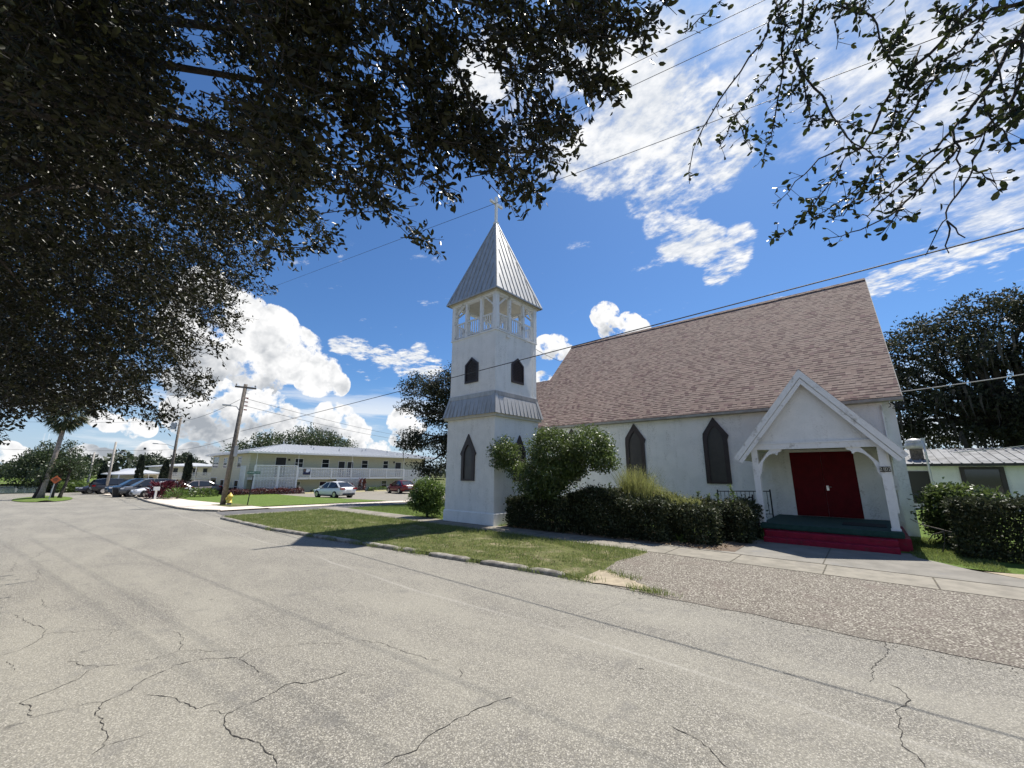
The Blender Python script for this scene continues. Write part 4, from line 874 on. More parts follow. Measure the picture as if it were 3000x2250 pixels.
# ---------------------------------------------------------------- sparse overhanging branches, upper right
RB = (3.4, -3.6, 0.)
rb = thing('overhanging_tree', 'sparse round leaved branches with bare twigs hanging at upper right', 'tree', RB)
TW = [(2.9,2.35,[(690,0),(560,120),(540,230),(430,370),(300,560),(180,750),(90,920),(55,1040),(45,1190)],9,.35), (2.9,2.4,[(780,0),(750,200),(690,330),(550,500),(430,620),(340,750),(290,870),(235,955)],8,.9), (2.6,2.4,[(340,760),(400,900),(445,985)],3,.5),
 (2.7,2.4,[(660,180),(640,350),(650,470),(610,680),(580,850),(540,950),(520,1080)],7,1.1), (2.8,2.5,[(720,330),(760,440),(850,570),(940,700),(1020,820),(1110,930),(1250,1020),(1310,1050)],9,.7), (2.6,2.4,[(790,560),(820,680),(830,770),(960,780),(1080,795),(1180,840)],4,1.2),
 (3.0,2.7,[(1050,20),(1180,80),(1260,160),(1310,340),(1420,510),(1450,560)],8,1.2), (2.9,2.45,[(1900,20),(1750,180),(1600,350),(1420,520),(1300,680),(1230,850),(1160,960),(1010,970),(880,1030),(790,1130),(690,1240),(585,1335)],10,.5),
 (2.6,2.35,[(1160,960),(1060,1000),(1010,1130),(920,1230),(840,1340),(780,1430),(690,1490),(550,1560)],5,1.1), (2.6,2.4,[(1250,1040),(1180,1180),(1060,1280),(900,1380),(820,1420)],4,.9), (2.8,2.4,[(1700,420),(1540,640),(1430,830),(1370,960),(1280,1050),(1300,1150),(1180,1190),(1040,1400),(970,1420)],7,1.3),
 (3.0,2.5,[(2240,120),(2100,340),(1990,550),(1880,680),(1780,800),(1690,900),(1560,1010),(1430,1130),(1290,1240),(1180,1310)],12,.7), (2.9,2.45,[(2260,400),(2150,620),(2040,750),(1930,880),(1700,960),(1560,1090),(1330,1270),(1200,1400),(1130,1420)],10,.5), (2.7,2.4,[(1780,960),(1690,1060),(1560,1200),(1440,1310),(1340,1400),(1150,1490),(1030,1530),(920,1545)],7,.8),
 (2.7,2.4,[(2170,680),(1960,850),(1920,980),(1880,1100),(1780,1260),(1720,1340),(1710,1420),(1660,1480),(1575,1655)],7,.25), (2.4,2.35,[(1712,1430),(1725,1530),(1725,1640)],4,0.), (2.4,2.35,[(1715,1435),(1770,1480),(1830,1540)],4,0.), (2.7,2.5,[(1750,840),(1800,960),(1800,1080),(1760,1290)],6,.3),
 (3.1,2.7,[(2230,100),(2200,250),(2170,480),(2150,620)],11,.8), (2.8,2.6,[(2010,330),(2070,560),(2130,740)],5,.4), (2.5,2.4,[(1420,1300),(1380,1400),(1290,1510)],4,.6), (2.2,2.1,[(0,215),(70,160),(140,100),(200,50),(270,-10)],4,1.3), (2.6,2.45,[(1950,620),(1990,760),(2030,830),(2090,860),(2120,950)],4,1.1),
 (2.5,2.45,[(1900,1110),(1960,1150),(2030,1190)],3,1.6), (2.7,2.5,[(980,90),(1000,200),(995,320)],3,.3), (2.9,2.6,[(1130,20),(1080,60),(960,30),(840,60)],10,1.6), (2.9,2.6,[(1640,30),(1700,100),(1800,160)],6,1.5),(3.,2.7,[(2240,10),(2000,60),(1850,160),(1700,260)],12,1.8),(2.9,2.6,[(1950,150),(1800,330),(1650,420),(1560,560)],7,1.8),(2.9,2.6,[(2240,260),(2050,300),(1900,400),(1750,470)],8,1.7),(2.8,2.5,[(2240,560),(2180,700),(2150,800)],6,1.8),(2.9,2.5,[(1480,100),(1400,240),(1330,330)],6,1.7),(2.8,2.5,[(870,30),(820,150),(790,260),(720,300)],8,1.8),(2.8,2.5,[(1540,300),(1450,520),(1420,620),(1360,760),(1340,900)],5,1.6),(2.7,2.5,[(1150,20),(1120,110),(1200,-20)],5,1.2),(2.9,2.6,[(600,0),(620,120),(700,170)],6,1.6),(2.8,2.5,[(740,420),(760,540),(680,640)],4,1.5)]
b = MB(); LP, LD = [], []
for r0, r1, pts, wd, dens in TW:
    k = len(pts); P = []
    for i, (X, Y) in enumerate(pts):
        r = r0+(r1-r0)*i/(k-1); P.append(seen(2000+X/2.212, Y/2.212, r))
    Q = []
    for a_, c_ in zip(P[:-1], P[1:]): Q += [a_, (a_+c_)/2+RNG.normal(0, .006, 3)]
    Q.append(P[-1]); n = len(Q); rr = np.linspace(wd, 1.8 if dens else 2.4, n)*.00095
    b.tube(Q, list(rr), 5)
    for a_, c_ in zip(Q[:-1], Q[1:]):
        for _ in range(RNG.poisson(np.linalg.norm(c_-a_)*72*dens)):
            p = a_+(c_-a_)*RNG.random(); s = unit(RNG.normal(size=3)+unit(c_-a_)*.6)
            st = RNG.choice([.0, .0, .03, .07]); 
            if st: b.tube([p, p+s*st], [.0016, .0012], 3)
            for _ in range(RNG.integers(1, 3) if st else 1): LP.append(p+s*st); LD.append(s+RNG.normal(0, .6, 3))
    t = Q[0]; 
b.build('branches', M['twig'], rb, smooth=True)
LP, LD = np.array(LP), np.array(LD)
V, F = leaf_round(LP, RNG.uniform(.022, .048, len(LP)), LD, .52, .10); V, F = join([(V, F), beside([(3.3, -3.2, 5.3, 2.4, 2.2, 1.5), (2.1, -1.4, 4.9, 1.6, 1.4, 1.0), (3.4, -.6, 4.7, 1.5, 1.2, .9), (1.0, .0, 4.9, .9, .8, .6), (4.6, -2, 4.6, 1.6, 1.5, 1.2)], 1100, 14, .07)]); arrays('crown', V, F, M['oak_leaf_big'], rb)
b = MB(); b.tube([(3.4, -3.6, -.1), (3.4, -3.6, .3), (3.3, -3.4, 1.9), (3.1, -3.0, 3.2)], [.42, .3, .26, .23], 10)
for X, Y, r, w in ((1000,-120,3.1,.05),(1900,0,3.1,.06),(2260,60,3.2,.07),(650,-60,3.1,.035)):
    e = seen(2000+X/2.212, Y/2.212, r); s = np.array([3.1, -3.0, 3.1]); m = (s+e)/2+np.array([.2, -.1, .9]); b.tube([s, (s+m)/2+np.array([0, 0, .3]), m, (m+e)/2+np.array([0, 0, .15]), e], [w*1.6, w*1.3, w*.9, w*.6, w*.2], 7)
b.build('trunk', M['bark'], rb, smooth=True)

# ---------------------------------------------------------------- hedges and shrubs round the church
def hedge_mesh(blocks, dens, L, loose=.05, lumpy=1.):
    """leaves over the faces of rounded hedge blocks (x0,x1,y0,y1,z0,z1) plus leaves inside"""
    P, D = [], []
    for x0, x1, y0, y1, z0, z1 in blocks:
        lx, ly, lz = x1-x0, y1-y0, z1-z0
        for ax, area in (('f', lx*lz), ('k', lx*lz*.3), ('l', ly*lz), ('r', ly*lz), ('t', lx*ly)):
            n = int(area*dens); u, v = RNG.random(n), RNG.random(n); w = -np.abs(RNG.normal(0, loose, n))+RNG.exponential(loose*.5, n)
            if ax == 'f': p = np.stack([x0+lx*u, y0-w, z0+lz*v], 1); d = (0, -1, .1)
            if ax == 'k': p = np.stack([x0+lx*u, y1+w, z0+lz*v], 1); d = (0, 1, .1)
            if ax == 'l': p = np.stack([x0-w, y0+ly*u, z0+lz*v], 1); d = (-1, 0, .1)
            if ax == 'r': p = np.stack([x1+w, y0+ly*u, z0+lz*v], 1); d = (1, 0, .1)
            if ax == 't': p = np.stack([x0+lx*u, y0+ly*v, z1+w], 1); d = (0, 0, 1)
            P.append(p); D.append(np.tile(d, (n, 1)))
        n = int(lx*ly*lz*dens*.5); P.append(np.stack([x0+lx*RNG.random(n), y0+ly*RNG.random(n), z0+lz*RNG.random(n)], 1)); D.append(np.tile((0, 0, .3), (n, 1)))
    P, D = np.concatenate(P), np.concatenate(D).astype(float)
    lump = .15*np.sin(P[:, 0]*2.3+1)*np.cos(P[:, 1]*2.9)+.06*np.sin(P[:, 0]*5.1+P[:, 2]*4)+.04*np.sin(P[:, 2]*9+P[:, 0]*7)
    P += lumpy*D*lump[:, None]*np.array([.7, .7, .6])
    return P, D
def hedge(name, label, base, blocks, dens, L, leaf, loose=.05, group=None, stems=0, shoots=0., lumpy=1.):
    t = thing(name, label, 'hedge', base, group); P, D = hedge_mesh(blocks, dens, L, loose, lumpy)
    VF = [leaf_quads(P, L*RNG.uniform(.6, 1.4, len(P)), D*.6+RNG.normal(size=P.shape), .55)]
    b = MB(); SP, SD = [], []
    for x0, x1, y0, y1, z0, z1 in blocks:                             # stray shoots
        for _ in range(int((x1-x0)*(y1-y0)*9*shoots)):
            p = np.array([RNG.uniform(x0, x1), RNG.uniform(y0-.05, y1), z1-.12]); d = unit(np.array([RNG.normal(0, .35), RNG.normal(-.15, .35), 1.])); ln = RNG.uniform(.15, .42)
            b.tube([p, p+d*ln*.6+RNG.normal(0, .02, 3), p+d*ln], [.005, .004, .002], 3)
            for k in range(int(ln*38)): SP.append(p+d*ln*RNG.uniform(.2, 1)); SD.append(RNG.normal(size=3)+d*.6)
    if SP:
        VF.append(leaf_quads(np.array(SP), L*RNG.uniform(.5, 1.1, len(SP)), np.array(SD), .45))
    V, F = join(VF); arrays('foliage', V, F, M[leaf], t)
    for x0, x1, y0, y1, z0, z1 in blocks:
        for _ in range(stems or int((x1-x0)*5)+2):
            x = RNG.uniform(x0+.15, x1-.15); y = RNG.uniform(y0+.2, y1-.2); b.tube([(x, y, z0-.1), (x+RNG.normal(0, .1), y+RNG.normal(0, .1), (z0+z1)/2), (x+RNG.normal(0, .25), y+RNG.normal(0, .2), z1-.1)], [.022, .016, .006], 5)
    b.build('stems', M['bark_pale'], t)
    return t
hedge('hedge', 'long dark overgrown hedge below the church windows beside the sidewalk', (-6.5, 12.6, .1),
      [(-10.15, -7.6, 11.5, 13.1, .12, 1.08), (-7.7, -6.0, 11.75, 13.6, .10, 1.36), (-6.1, -4.55, 11.7, 13.6, .10, 1.20), (-4.65, -3.35, 12.2, 14.2, .1, 1.04), (-3.5, -2.78, 13.2, 14.9, .1, 1.08)], 2100, .075, 'hedge_leaf', .08, shoots=1.)
SHL = [(-9.35, 12.8, 1.98, 1.20, .8, .66), (-9.1, 12.8, 2.95, .82, .72, .74), (-7.75, 13.4, 2.98, .72, .7, .76), (-7.2, 13.4, 2.5, .42, .5, .42), (-11.28, 12.6, 2.76, .60, .5, .56), (-10.75, 12.7, 2.15, .25, .3, .25), (-8.4, 13.2, 2.35, .5, .6, .5), (-9.5, 12.8, 1.45, .9, .8, .35)]
SHL = [(a*.915, c*.915, 2+(d-2)*.915, e*.915, f, g*.915) for a, c, d, e, f, g in SHL]
tt = tree('round_shrub', 'tall rounded green shrub growing out of the hedge beside the tower', (-8.5, 12.2, .1), 1.1, .07, SHL, 1150, 24, .12, .092, 'shrub_leaf', seed=3, cat='shrub', inner=.5, nlimb=27)
tree('bush', 'leafy green bush on the lawn at left of the white tower', (-14.9, 11.55, .1), .45, .05,
     [(-14.95, 11.55, .95, .62, .62, .62), (-15.1, 11.5, 1.35, .42, .42, .40), (-14.7, 11.75, 1.1, .5, .5, .5), (-15.3, 11.3, .8, .42, .42, .42), (-14.6, 11.6, .6, .5, .5, .42)], 900, 14, .09, .088, 'bright_leaf', seed=5, cat='shrub', inner=.4, nlimb=14)
hedge('clipped_hedge', 'square clipped dark hedge block at right of the church steps', (3.6, 15.2, .1), [(1.45, 6.5, 14.4, 15.7, .12, 1.36)], 2100, .072, 'hedge_leaf', .05, shoots=.0, lumpy=.6)
tree('bush', 'dark glossy bush between the porch corner and the clipped hedge', (1.7, 17.2, .1), .7, .05,
     [(1.55, 16.6, 1.0, .5, .5, .70), (1.85, 16.5, 1.15, .55, .5, .58), (1.7, 17.0, .65, .6, .6, .5), (2.2, 16.6, 1.25, .5, .5, .36), (1.55, 16.6, 1.5, .3, .3, .22)], 800, 16, .10, .105, 'shrub_leaf', seed=8, cat='shrub', inner=.4, nlimb=14)
b = MB(); 
for a_, c_ in (((1.15, 15.0, .1), (1.25, 14.9, .65)), ((1.25, 14.9, .65), (1.9, 14.7, .45)), ((1.25, 14.9, .62), (.95, 15.1, .35)), ((1.25, 14.9, .65), (.7, 15.3, .85))): b.tube([a_, (np.array(a_)+np.array(c_))/2+RNG.normal(0, .03, 3), c_], [.018, .014, .008], 5)
tag(b.build('dead_branches', M['bark_pale']), 'pale dead branches leaning at the foot of the dark bush', 'branches')
# tall weedy clump growing out of the hedge, and saplings on its top
def blades(P, H, lean, w, m_up=(0, 0, 1)):
    n = len(P); a = RNG.random(n)*2*math.pi; o = np.stack([np.cos(a), np.sin(a), np.zeros(n)], 1); s = np.stack([-np.sin(a), np.cos(a), np.zeros(n)], 1)
    a2 = RNG.random(n)*2*math.pi; o = np.stack([np.cos(a2), np.sin(a2), np.zeros(n)], 1)
    H = np.broadcast_to(H, (n,))[:, None]; l = lean*RNG.random(n)[:, None]*H
    m = P+np.array([0, 0, 1])*H*.55+o*l*.35; t = P+np.array([0, 0, 1])*H*.95+o*l
    V = np.stack([P-s*w/2, P+s*w/2, m+s*w*.4, m-s*w*.4, m-s*w*.4, m+s*w*.4, t+s*w*.08, t-s*w*.08], 1).reshape(-1, 3)
    i = np.arange(n)[:, None]*8
    return V, np.concatenate([i+np.array([0, 1, 2, 3]), i+np.array([4, 5, 6, 7])], 0)
wc = thing('weed_clump', 'tall yellow green weedy grass sprouting from the top of the hedge', 'weeds', (-5.3, 13.3, 1.0))
n = 3000; u = RNG.random(n)**1.25; P = np.stack([-6.15+u*2.3, 12.9+RNG.normal(0, .25, n), np.full(n, .98)], 1); Hh = .9*(.30+.95*np.exp(-((u-.14)/.38)**2))*RNG.uniform(.5, 1.25, n)
V1, F1 = blades(P, Hh, .55, .012)
k = RNG.integers(0, n, 5200); tt_ = RNG.random(5200); Q = P[k]+np.array([0, 0, 1])*(Hh[k]*tt_)[:, None]+RNG.normal(0, .07, (5200, 3)); V2, F2 = leaf_quads(Q, RNG.uniform(.03, .07, 5200), RNG.normal(size=(5200, 3))+np.array([0, 0, .5]), .35)
V, F = join([(V1, F1), (V2, F2)]); arrays('blades', V, F, M['weed_blade'], wc)
def sapling(x, y, z, h, label, leaf='bright_leaf'):
    t = thing('sapling', label, 'sapling', (x, y, z), 'saplings on top of the hedge'); b = MB(); top = np.array([x+RNG.normal(0, .06), y, z+h]); b.tube([(x, y, z-.3), ((x+top[0])/2+.02, y, z+h/2), top], [.010, .008, .003], 5)
    n = int(90*h); s = RNG.random(n)**.7; P = np.array([x, y, z])+(top-np.array([x, y, z]))*s[:, None]; D = RNG.normal(size=(n, 3))+np.array([0, 0, .5]); b.build('stem', M['bark_pale'], t)
    V, F = leaf_quads(P, RNG.uniform(.06, .13, n), D, .35); arrays('leaves', V, F, M[leaf], t)
sapling(-3.05, 13.7, 1.02, .62, 'tallest leafy sapling on the hedge beside the porch post'); sapling(-3.4, 13.6, 0.97, .40, 'short leafy sapling left of the tallest one on the hedge'); sapling(-4.2, 13.8, 0.92, .55, 'thin dark sapling on the hedge below the right hand church window', 'shrub_leaf'); sapling(-3.85, 13.9, 0.92, .42, 'small dark sapling between two others on the hedge', 'shrub_leaf'); sapling(-6.9, 13.3, 1.32, .30, 'leafy sapling at the left of the yellow weeds on the hedge')
fern = thing('fern', 'small green fern at the foot of the dark hedge', 'fern', (-4.2, 12.3, .1)); P = np.tile([-4.2, 12.3, .15], (60, 1))+RNG.normal(0, .12, (60, 3))*np.array([1, .5, .5]); V, F = leaf_quads(P, RNG.uniform(.15, .4, 60), RNG.normal(size=(60, 3))+np.array([0, -.5, .9]), .25); arrays('fronds', V, F, M['shrub_leaf'], fern)
# grass
def scatter(n, fx, fy):
    return np.stack([fx(RNG.random(n)), np.zeros(n), np.zeros(n)], 1)
n = 52000; gxv = RNG.uniform(-22, -4.4, n); t = RNG.random(n); k0 = np.interp(gxv, KX, KY); gyv = k0+.06+(10.28-k0-.06)*t
bare = np.sin(gxv*3.1+np.sin(gyv*4)*2)*np.cos(gyv*2.7+gxv)+RNG.normal(0, .5, n); keep = (bare > np.where(gxv > -13, .05, -.6)) | (gxv < -15) | (t > .8); keep &= (gxv < -4.75) | (t > .25)
P = np.stack([gxv, gyv, np.full(n, .075)], 1)[keep]; tall = np.where(P[:, 1] > 9.3, 1.6, 1.)
V1, F1 = blades(P, RNG.uniform(.03, .085, len(P))*tall, .8, .010)
n = 26000; P = np.stack([RNG.uniform(-21.8, -10.3, n), RNG.uniform(11.45, 17, n), np.full(n, .09)], 1); V2, F2 = blades(P, RNG.uniform(.03, .08, n), .7, .012)
n = 9000; P = np.stack([RNG.uniform(.55, 1.9, n), RNG.uniform(12.95, 18, n), np.full(n, .09)], 1); P = P[(P[:, 1] > 13.9-(P[:, 0]-.5)*.9)]; V3, F3 = blades(P, RNG.uniform(.03, .08, len(P)), .7, .011)
# tufts growing over the kerb
C = np.array([(-4.2, 7.95), (-3.8, 7.78), (-4.4, 7.3), (-8.95, 6.62), (-8.7, 6.66), (-9.5, 6.55), (-7.05, 6.85), (-5.6, 7.0), (-4.72, 7.12), (-4.5, 7.05), (-12.5, 6.15), (-13.6, 6.0), (-16.2, 5.7), (-11.2, 6.3), (-10.6, 6.4), (-3.2, 7.2), (-3.0, 7.2)])
P = np.repeat(C, 130, 0)+RNG.normal(0, 1, (len(C)*130, 2))*np.array([.16, .07]); P = np.concatenate([P, np.full((len(P), 1), .02)], 1); V4, F4 = blades(P, RNG.uniform(.03, .12, len(P)), 1.1, .010)
V, F = join([(V1, F1), (V2, F2), (V3, F3), (V4, F4)]); g_ = arrays('grass', V, F, M['grass_blade']); tag(g_, 'short patchy green grass on the verge and lawn', 'grass', kind='stuff')
n = 5200; P = np.stack([RNG.uniform(-22, -4.6, n), RNG.uniform(7.1, 10.2, n), np.full(n, .095)], 1); P = P[(P[:, 0] > -13)]; V, F = leaf_quads(P, RNG.uniform(.02, .045, len(P)), RNG.normal(size=(len(P), 3))*np.array([1, 1, .25]), .5)
n2 = 1500; P2 = np.stack([RNG.uniform(-10, -3, n2), RNG.uniform(11.5, 12.4, n2), np.full(n2, .14)], 1); V2, F2 = leaf_quads(P2, RNG.uniform(.03, .07, n2), RNG.normal(size=(n2, 3))*np.array([1, 1, .2]), .5)
V, F = join([(V, F), (V2, F2)]); lt = arrays('leaf_litter', V, F, leafmat('dry_leaves', (.16, .10, .055), (.34, .25, .14), .9, .0)); tag(lt, 'dry brown leaves scattered on the verge', 'leaves', kind='stuff')

# ---------------------------------------------------------------- trees beyond
def moss_strands(lobes, n, lo, hi, w=.16):
    C, O = lobe_clumps(lobes, n, .6); C = C[:, :]; H = RNG.uniform(lo, hi, len(C)); a = RNG.random(len(C))*math.pi; s = np.stack([np.cos(a), np.sin(a), np.zeros(len(C))], 1)
    W = w*RNG.uniform(.5, 1.3, len(C))[:, None]; m = C-np.array([0, 0, 1])*(H*.5)[:, None]+RNG.normal(0, .06, C.shape); e = C-np.array([0, 0, 1])*H[:, None]+RNG.normal(0, .12, C.shape)
    V = np.stack([C-s*W*.5, C+s*W*.5, m+s*W*.42, m-s*W*.42, m-s*W*.42, m+s*W*.42, e+s*W*.06, e-s*W*.06], 1).reshape(-1, 3); i = np.arange(len(C))[:, None]*8
    return V, np.concatenate([i+np.array([0, 1, 2, 3]), i+np.array([4, 5, 6, 7])], 0)
lob = [(2.0, 51, 12.0, 2.6, 3, 2.0), (5.3, 50, 13.9, 3.0, 3.5, 1.8), (9.2, 50, 14.9, 3.2, 3.5, 1.9), (13.5, 50, 14.9, 3.6, 3.5, 2.2), (3.2, 50, 9.8, 3.2, 3.5, 1.6), (8, 49, 11.6, 3.6, 3.5, 1.8), (13, 49, 11.0, 4, 3.5, 2.0), (2.3, 49, 7.2, 2.8, 3, 1.4), (6.5, 48.5, 8.0, 3.4, 3.2, 1.4), (11.5, 48, 7.6, 4, 3, 1.7), (5, 49.5, 5.4, 4.2, 3, 1.1), (10.5, 49.5, 5.2, 4.5, 3, 1.2), (15, 47, 7, 3.5, 3, 3)]
mo = tree('mossy_oak', 'great old oak draped in grey moss behind the church at right', (9.3, 50.5, -.2), 5.2, .75, lob, 1900, 24, .36, .28, 'dark_leaf', seed=11, inner=.25, nlimb=39)
V, F = moss_strands([l for l in lob if l[2] < 13], 700, .6, 2.0, .17); arrays('moss_fronds', V, F, M['moss'], mo)
lob = [(16, 60, 5, 6, 4, 4), (24, 60, 6, 6, 4, 5), (4, 62, 3.5, 5, 4, 3), (-3, 63, 4, 5, 4, 4)]
for k, l in enumerate(lob): tree('background_tree', ['dark tree in shadow behind the hall roof', 'dark tree at the right edge behind the mossy oak', 'low dark tree behind the mossy oak trunk', 'dark tree hidden behind the church roof'][k], (l[0], l[1], 0), 2.5, .3, [l, (l[0]+2, l[1]-1, l[2]*.6, l[3]*.7, l[4], l[5]*.6)], 420, 14, .5, .34, 'dark_leaf', seed=20+k, group='dark trees behind the hall')
lob = [(-23.2, 19, 8.1, 1.6, 1.5, 1.3), (-25.0, 18.2, 8.3, 1.5, 1.4, .95), (-21.5, 20, 9.2, 2, 1.8, 1.2), (-24.0, 18.6, 6.4, 1.1, 1.4, 1.1), (-22.2, 19.4, 6, 1.3, 1.5, 1.5), (-25.6, 17.4, 6.9, .7, .7, .45), (-24.6, 17.7, 4.3, 1.25, 1.1, .8), (-22.6, 19, 3.9, 1.2, 1.3, 1.1), (-20, 21, 7, 2.5, 2, 2.5), (-23.4, 18.2, 2.4, .9, 1, .8)]
lo_ = tree('leafy_oak', 'dark moss hung oak rising behind the tower at its left', (-20.3, 20.6, .05), 3.4, .34, lob, 1150, 22, .26, .18, 'dark_leaf', seed=31, inner=.2, nlimb=30)
V, F = moss_strands(lob[3:8]+lob[9:], 60, .4, 1.0, .07); arrays('moss_fronds', V, F, M['moss'], lo_)
lob = [(-72, 24, 6.4, 3, 3, 1.8), (-70.5, 28.5, 7.4, 3.4, 3, 2.0), (-74, 20.5, 5.4, 2.2, 2, 1.3), (-69.5, 34, 6.3, 2.8, 3, 1.8), (-70, 31, 7.6, 2.6, 2.6, 1.6)]
tree('spreading_oak', 'broad dark oak showing above the white apartment roof', (-71, 28, -.5), 3.5, .5, lob, 640, 16, .45, .34, 'tree_leaf', seed=41)
lob = [(-80, 1.2, 2.6, 3, 3.6, 1.7), (-80, -1.2, 2.0, 2.5, 2.2, 1.5), (-80, 3.2, 2.0, 2.5, 2.0, 1.5), (-80, 1.6, 4.3, 1.8, 2.0, 1.2), (-79, .2, 3.6, 2, 1.8, 1.1), (-80, 2.4, 5.2, .8, .8, .7), (-80, .2, 5.3, .6, .6, .6), (-79, 1.5, .8, 2.5, 3, 1.)]
tree('round_tree', 'rounded green tree by the lake behind the leaning palm', (-80, 1.3, -.75), 1.5, .3, lob, 720, 16, .34, .26, 'tree_leaf', seed=51)
hedge('shoreline_bush', 'low bush at the far left edge by the lake', (-72, -4.2, -.6), [(-74, -71, -7, -2.9, -.6, .75)], 60, .28, 'tree_leaf', .2)['category'] = 'bush'
hedge('shoreline_plants', 'pale green waterside plants beside the orange sign', (-78, 4.6, -.6), [(-80, -76, 2.2, 4.3, -.6, .45), (-84, -81, 3.6, 6.2, -.8, -.2)], 60, .3, 'bright_leaf', .2)['category'] = 'plants'
# leaning palm and the trees at its foot on the traffic island
pb_ = np.array([-56.2, .60, -.32]); pt_ = np.array([-56.0, 1.02, 6.85])
pm = thing('palm', 'tall leaning cabbage palm on the small grass island', 'palm tree', tuple(pb_)); b = MB(); b.tube([pb_, pb_*.9+pt_*.1, pb_*.5+pt_*.5+np.array([0, .05, 0]), pt_], [.28, .18, .165, .17], 10); b.build('trunk', M['palm_trunk'], pm, smooth=True)
fr_parts = []
for k in range(110):
    az = RNG.random()*2*math.pi; el = RNG.uniform(-1.2, 1.35); d = np.array([math.cos(az)*math.cos(el), math.sin(az)*math.cos(el), math.sin(el)]); hub = pt_+np.array([0, 0, .35])+d*RNG.uniform(.7, 1.35)
    side = unit(np.cross(d, RNG.normal(size=3))); m_ = 15; f = np.linspace(-1.3, 1.3, m_); nn = np.cross(side, d)
    dd = d[None]*np.cos(f)[:, None]+side[None]*np.sin(f)[:, None]+nn[None]*(.35*np.abs(f))[:, None]+np.array([0, 0, -.30])+RNG.normal(0, .06, (m_, 3))
    fr_parts.append(leaf_quads(np.tile(hub, (m_, 1)), .85*np.cos(f*.45)*RNG.uniform(.8, 1.15), dd, .10, .05))
    fr_parts.append(prisms((pt_+np.array([0, 0, .35]))[None], hub[None], .02, .012))
V, F = join(fr_parts); arrays('crown', V, F, M['palm_leaf'], pm)
for k, (x, y, h, l) in enumerate(((-56.0, 1.25, 1.9, 'slender dark tree trunk right of the leaning palm'), (-56.6, .25, 1.2, 'short dark shrub trunk left of the leaning palm'), (-55.8, 1.75, 2.2, 'grey leaning trunk nearest the orange sign'))):
    tree('island_tree', l, (x, y, -.32), h, .13, [(x, y+.2, h+.5, .9, .9, .6)], 60, 12, .25, .2, 'tree_leaf', group='small trees on the island', lean=(.1, .25), seed=60+k)
# pencil cypresses by the low apartments
for X, Y, z0, z1, w, l in ((-69.5, 8.5, -.5, 3.85, .34, 'pencil cypress in front of the middle of the low white roofed building'), (-65.2, 10.3, -.5, 3.25, .40, 'pencil cypress beside the transformer pole'), (-58.9, 11.3, -.4, 3.75, .34, 'pencil cypress in front of the breeze block screen'), (-79.7, 7.1, -.6, 3.05, .55, 'pencil cypress at the left end of the low building'), (-83.8, 6.4, -.6, 2.95, .5, 'leftmost pencil cypress against the lake')):
    t = thing('cypress', l, 'cypress', (X, Y, z0), 'pencil cypresses by the low building'); MB().tube([(X, Y, z0-.1), (X, Y, z1-.5)], [.1, .03], 6).build('trunk', M['bark'], t)
    n = 1500; v = RNG.random(n)**.8; a = RNG.random(n)*2*math.pi; rr = w*np.minimum(1, v*9)*np.minimum(1, (1.02-v)*2.6)**.8*RNG.uniform(.55, 1.05, n); P = np.stack([X+rr*np.cos(a), Y+rr*np.sin(a), z0+.15+(z1-z0-.15)*v], 1)
    V, F = leaf_quads(P, .30, np.stack([np.cos(a)*.4, np.sin(a)*.4, np.full(n, 1.2)], 1)+RNG.normal(0, .25, (n, 3)), .4); arrays('crown', V, F, M['cypress_leaf'], t)
# far shore wood: one mass, and a few crowns that stand out of it
n = 15000; y = RNG.uniform(-190, 118, n); hgt = 6.2+2.2*np.sin(y*.11)+1.6*np.sin(y*.31+1)+1.0*np.sin(y*.77); P = np.stack([-205+RNG.normal(0, 7, n), y, -.5+hgt*RNG.random(n)**.7], 1)
V, F = leaf_quads(P, RNG.uniform(.9, 2.0, n), RNG.normal(size=(n, 3)), .75); tag(arrays('far_woods', V, F, M['far_leaf']), 'dark line of woods on the far shore of the lake', 'woods', kind='stuff')
n = 9000; x = RNG.uniform(-190, 140, n); hgt = 5+2*np.sin(x*.13)+1.5*np.sin(x*.37); P = np.stack([x, 150+RNG.normal(0, 6, n), -.5+hgt*RNG.random(n)**.7], 1); V, F = leaf_quads(P, RNG.uniform(.9, 2., n), RNG.normal(size=(n, 3)), .75); tag(arrays('far_woods', V, F, M['far_leaf']), 'distant woods behind the apartments and the church', 'woods', kind='stuff')
for k, (X, Y, w, h) in enumerate(((-196, -1, 3.5, 8.6), (-196, 9, 4.5, 7.4), (-196, 27, 5, 9.), (-196, 36, 4, 9.4), (-196, 48, 4, 8.2), (-150, 27, 3, 6.6))):
    tree('shore_tree', ['taller crown in the far woods left of the round tree', 'crown above the far woods behind the leaning poles', 'broad crown in the far woods left of the low building', 'tall crown in the far woods above the low building', 'crown in the far woods above the white roof', 'small tree behind the transformer pole'][k], (X, Y, -.7), h*.4, .35, [(X, Y, h*.62, w*.8, w*.8, h*.3), (X, Y+w*.6, h*.5, w*.6, w*.6, h*.25)], 130, 9, .8, .95, 'far_leaf', seed=70+k, group='trees on the far shore')

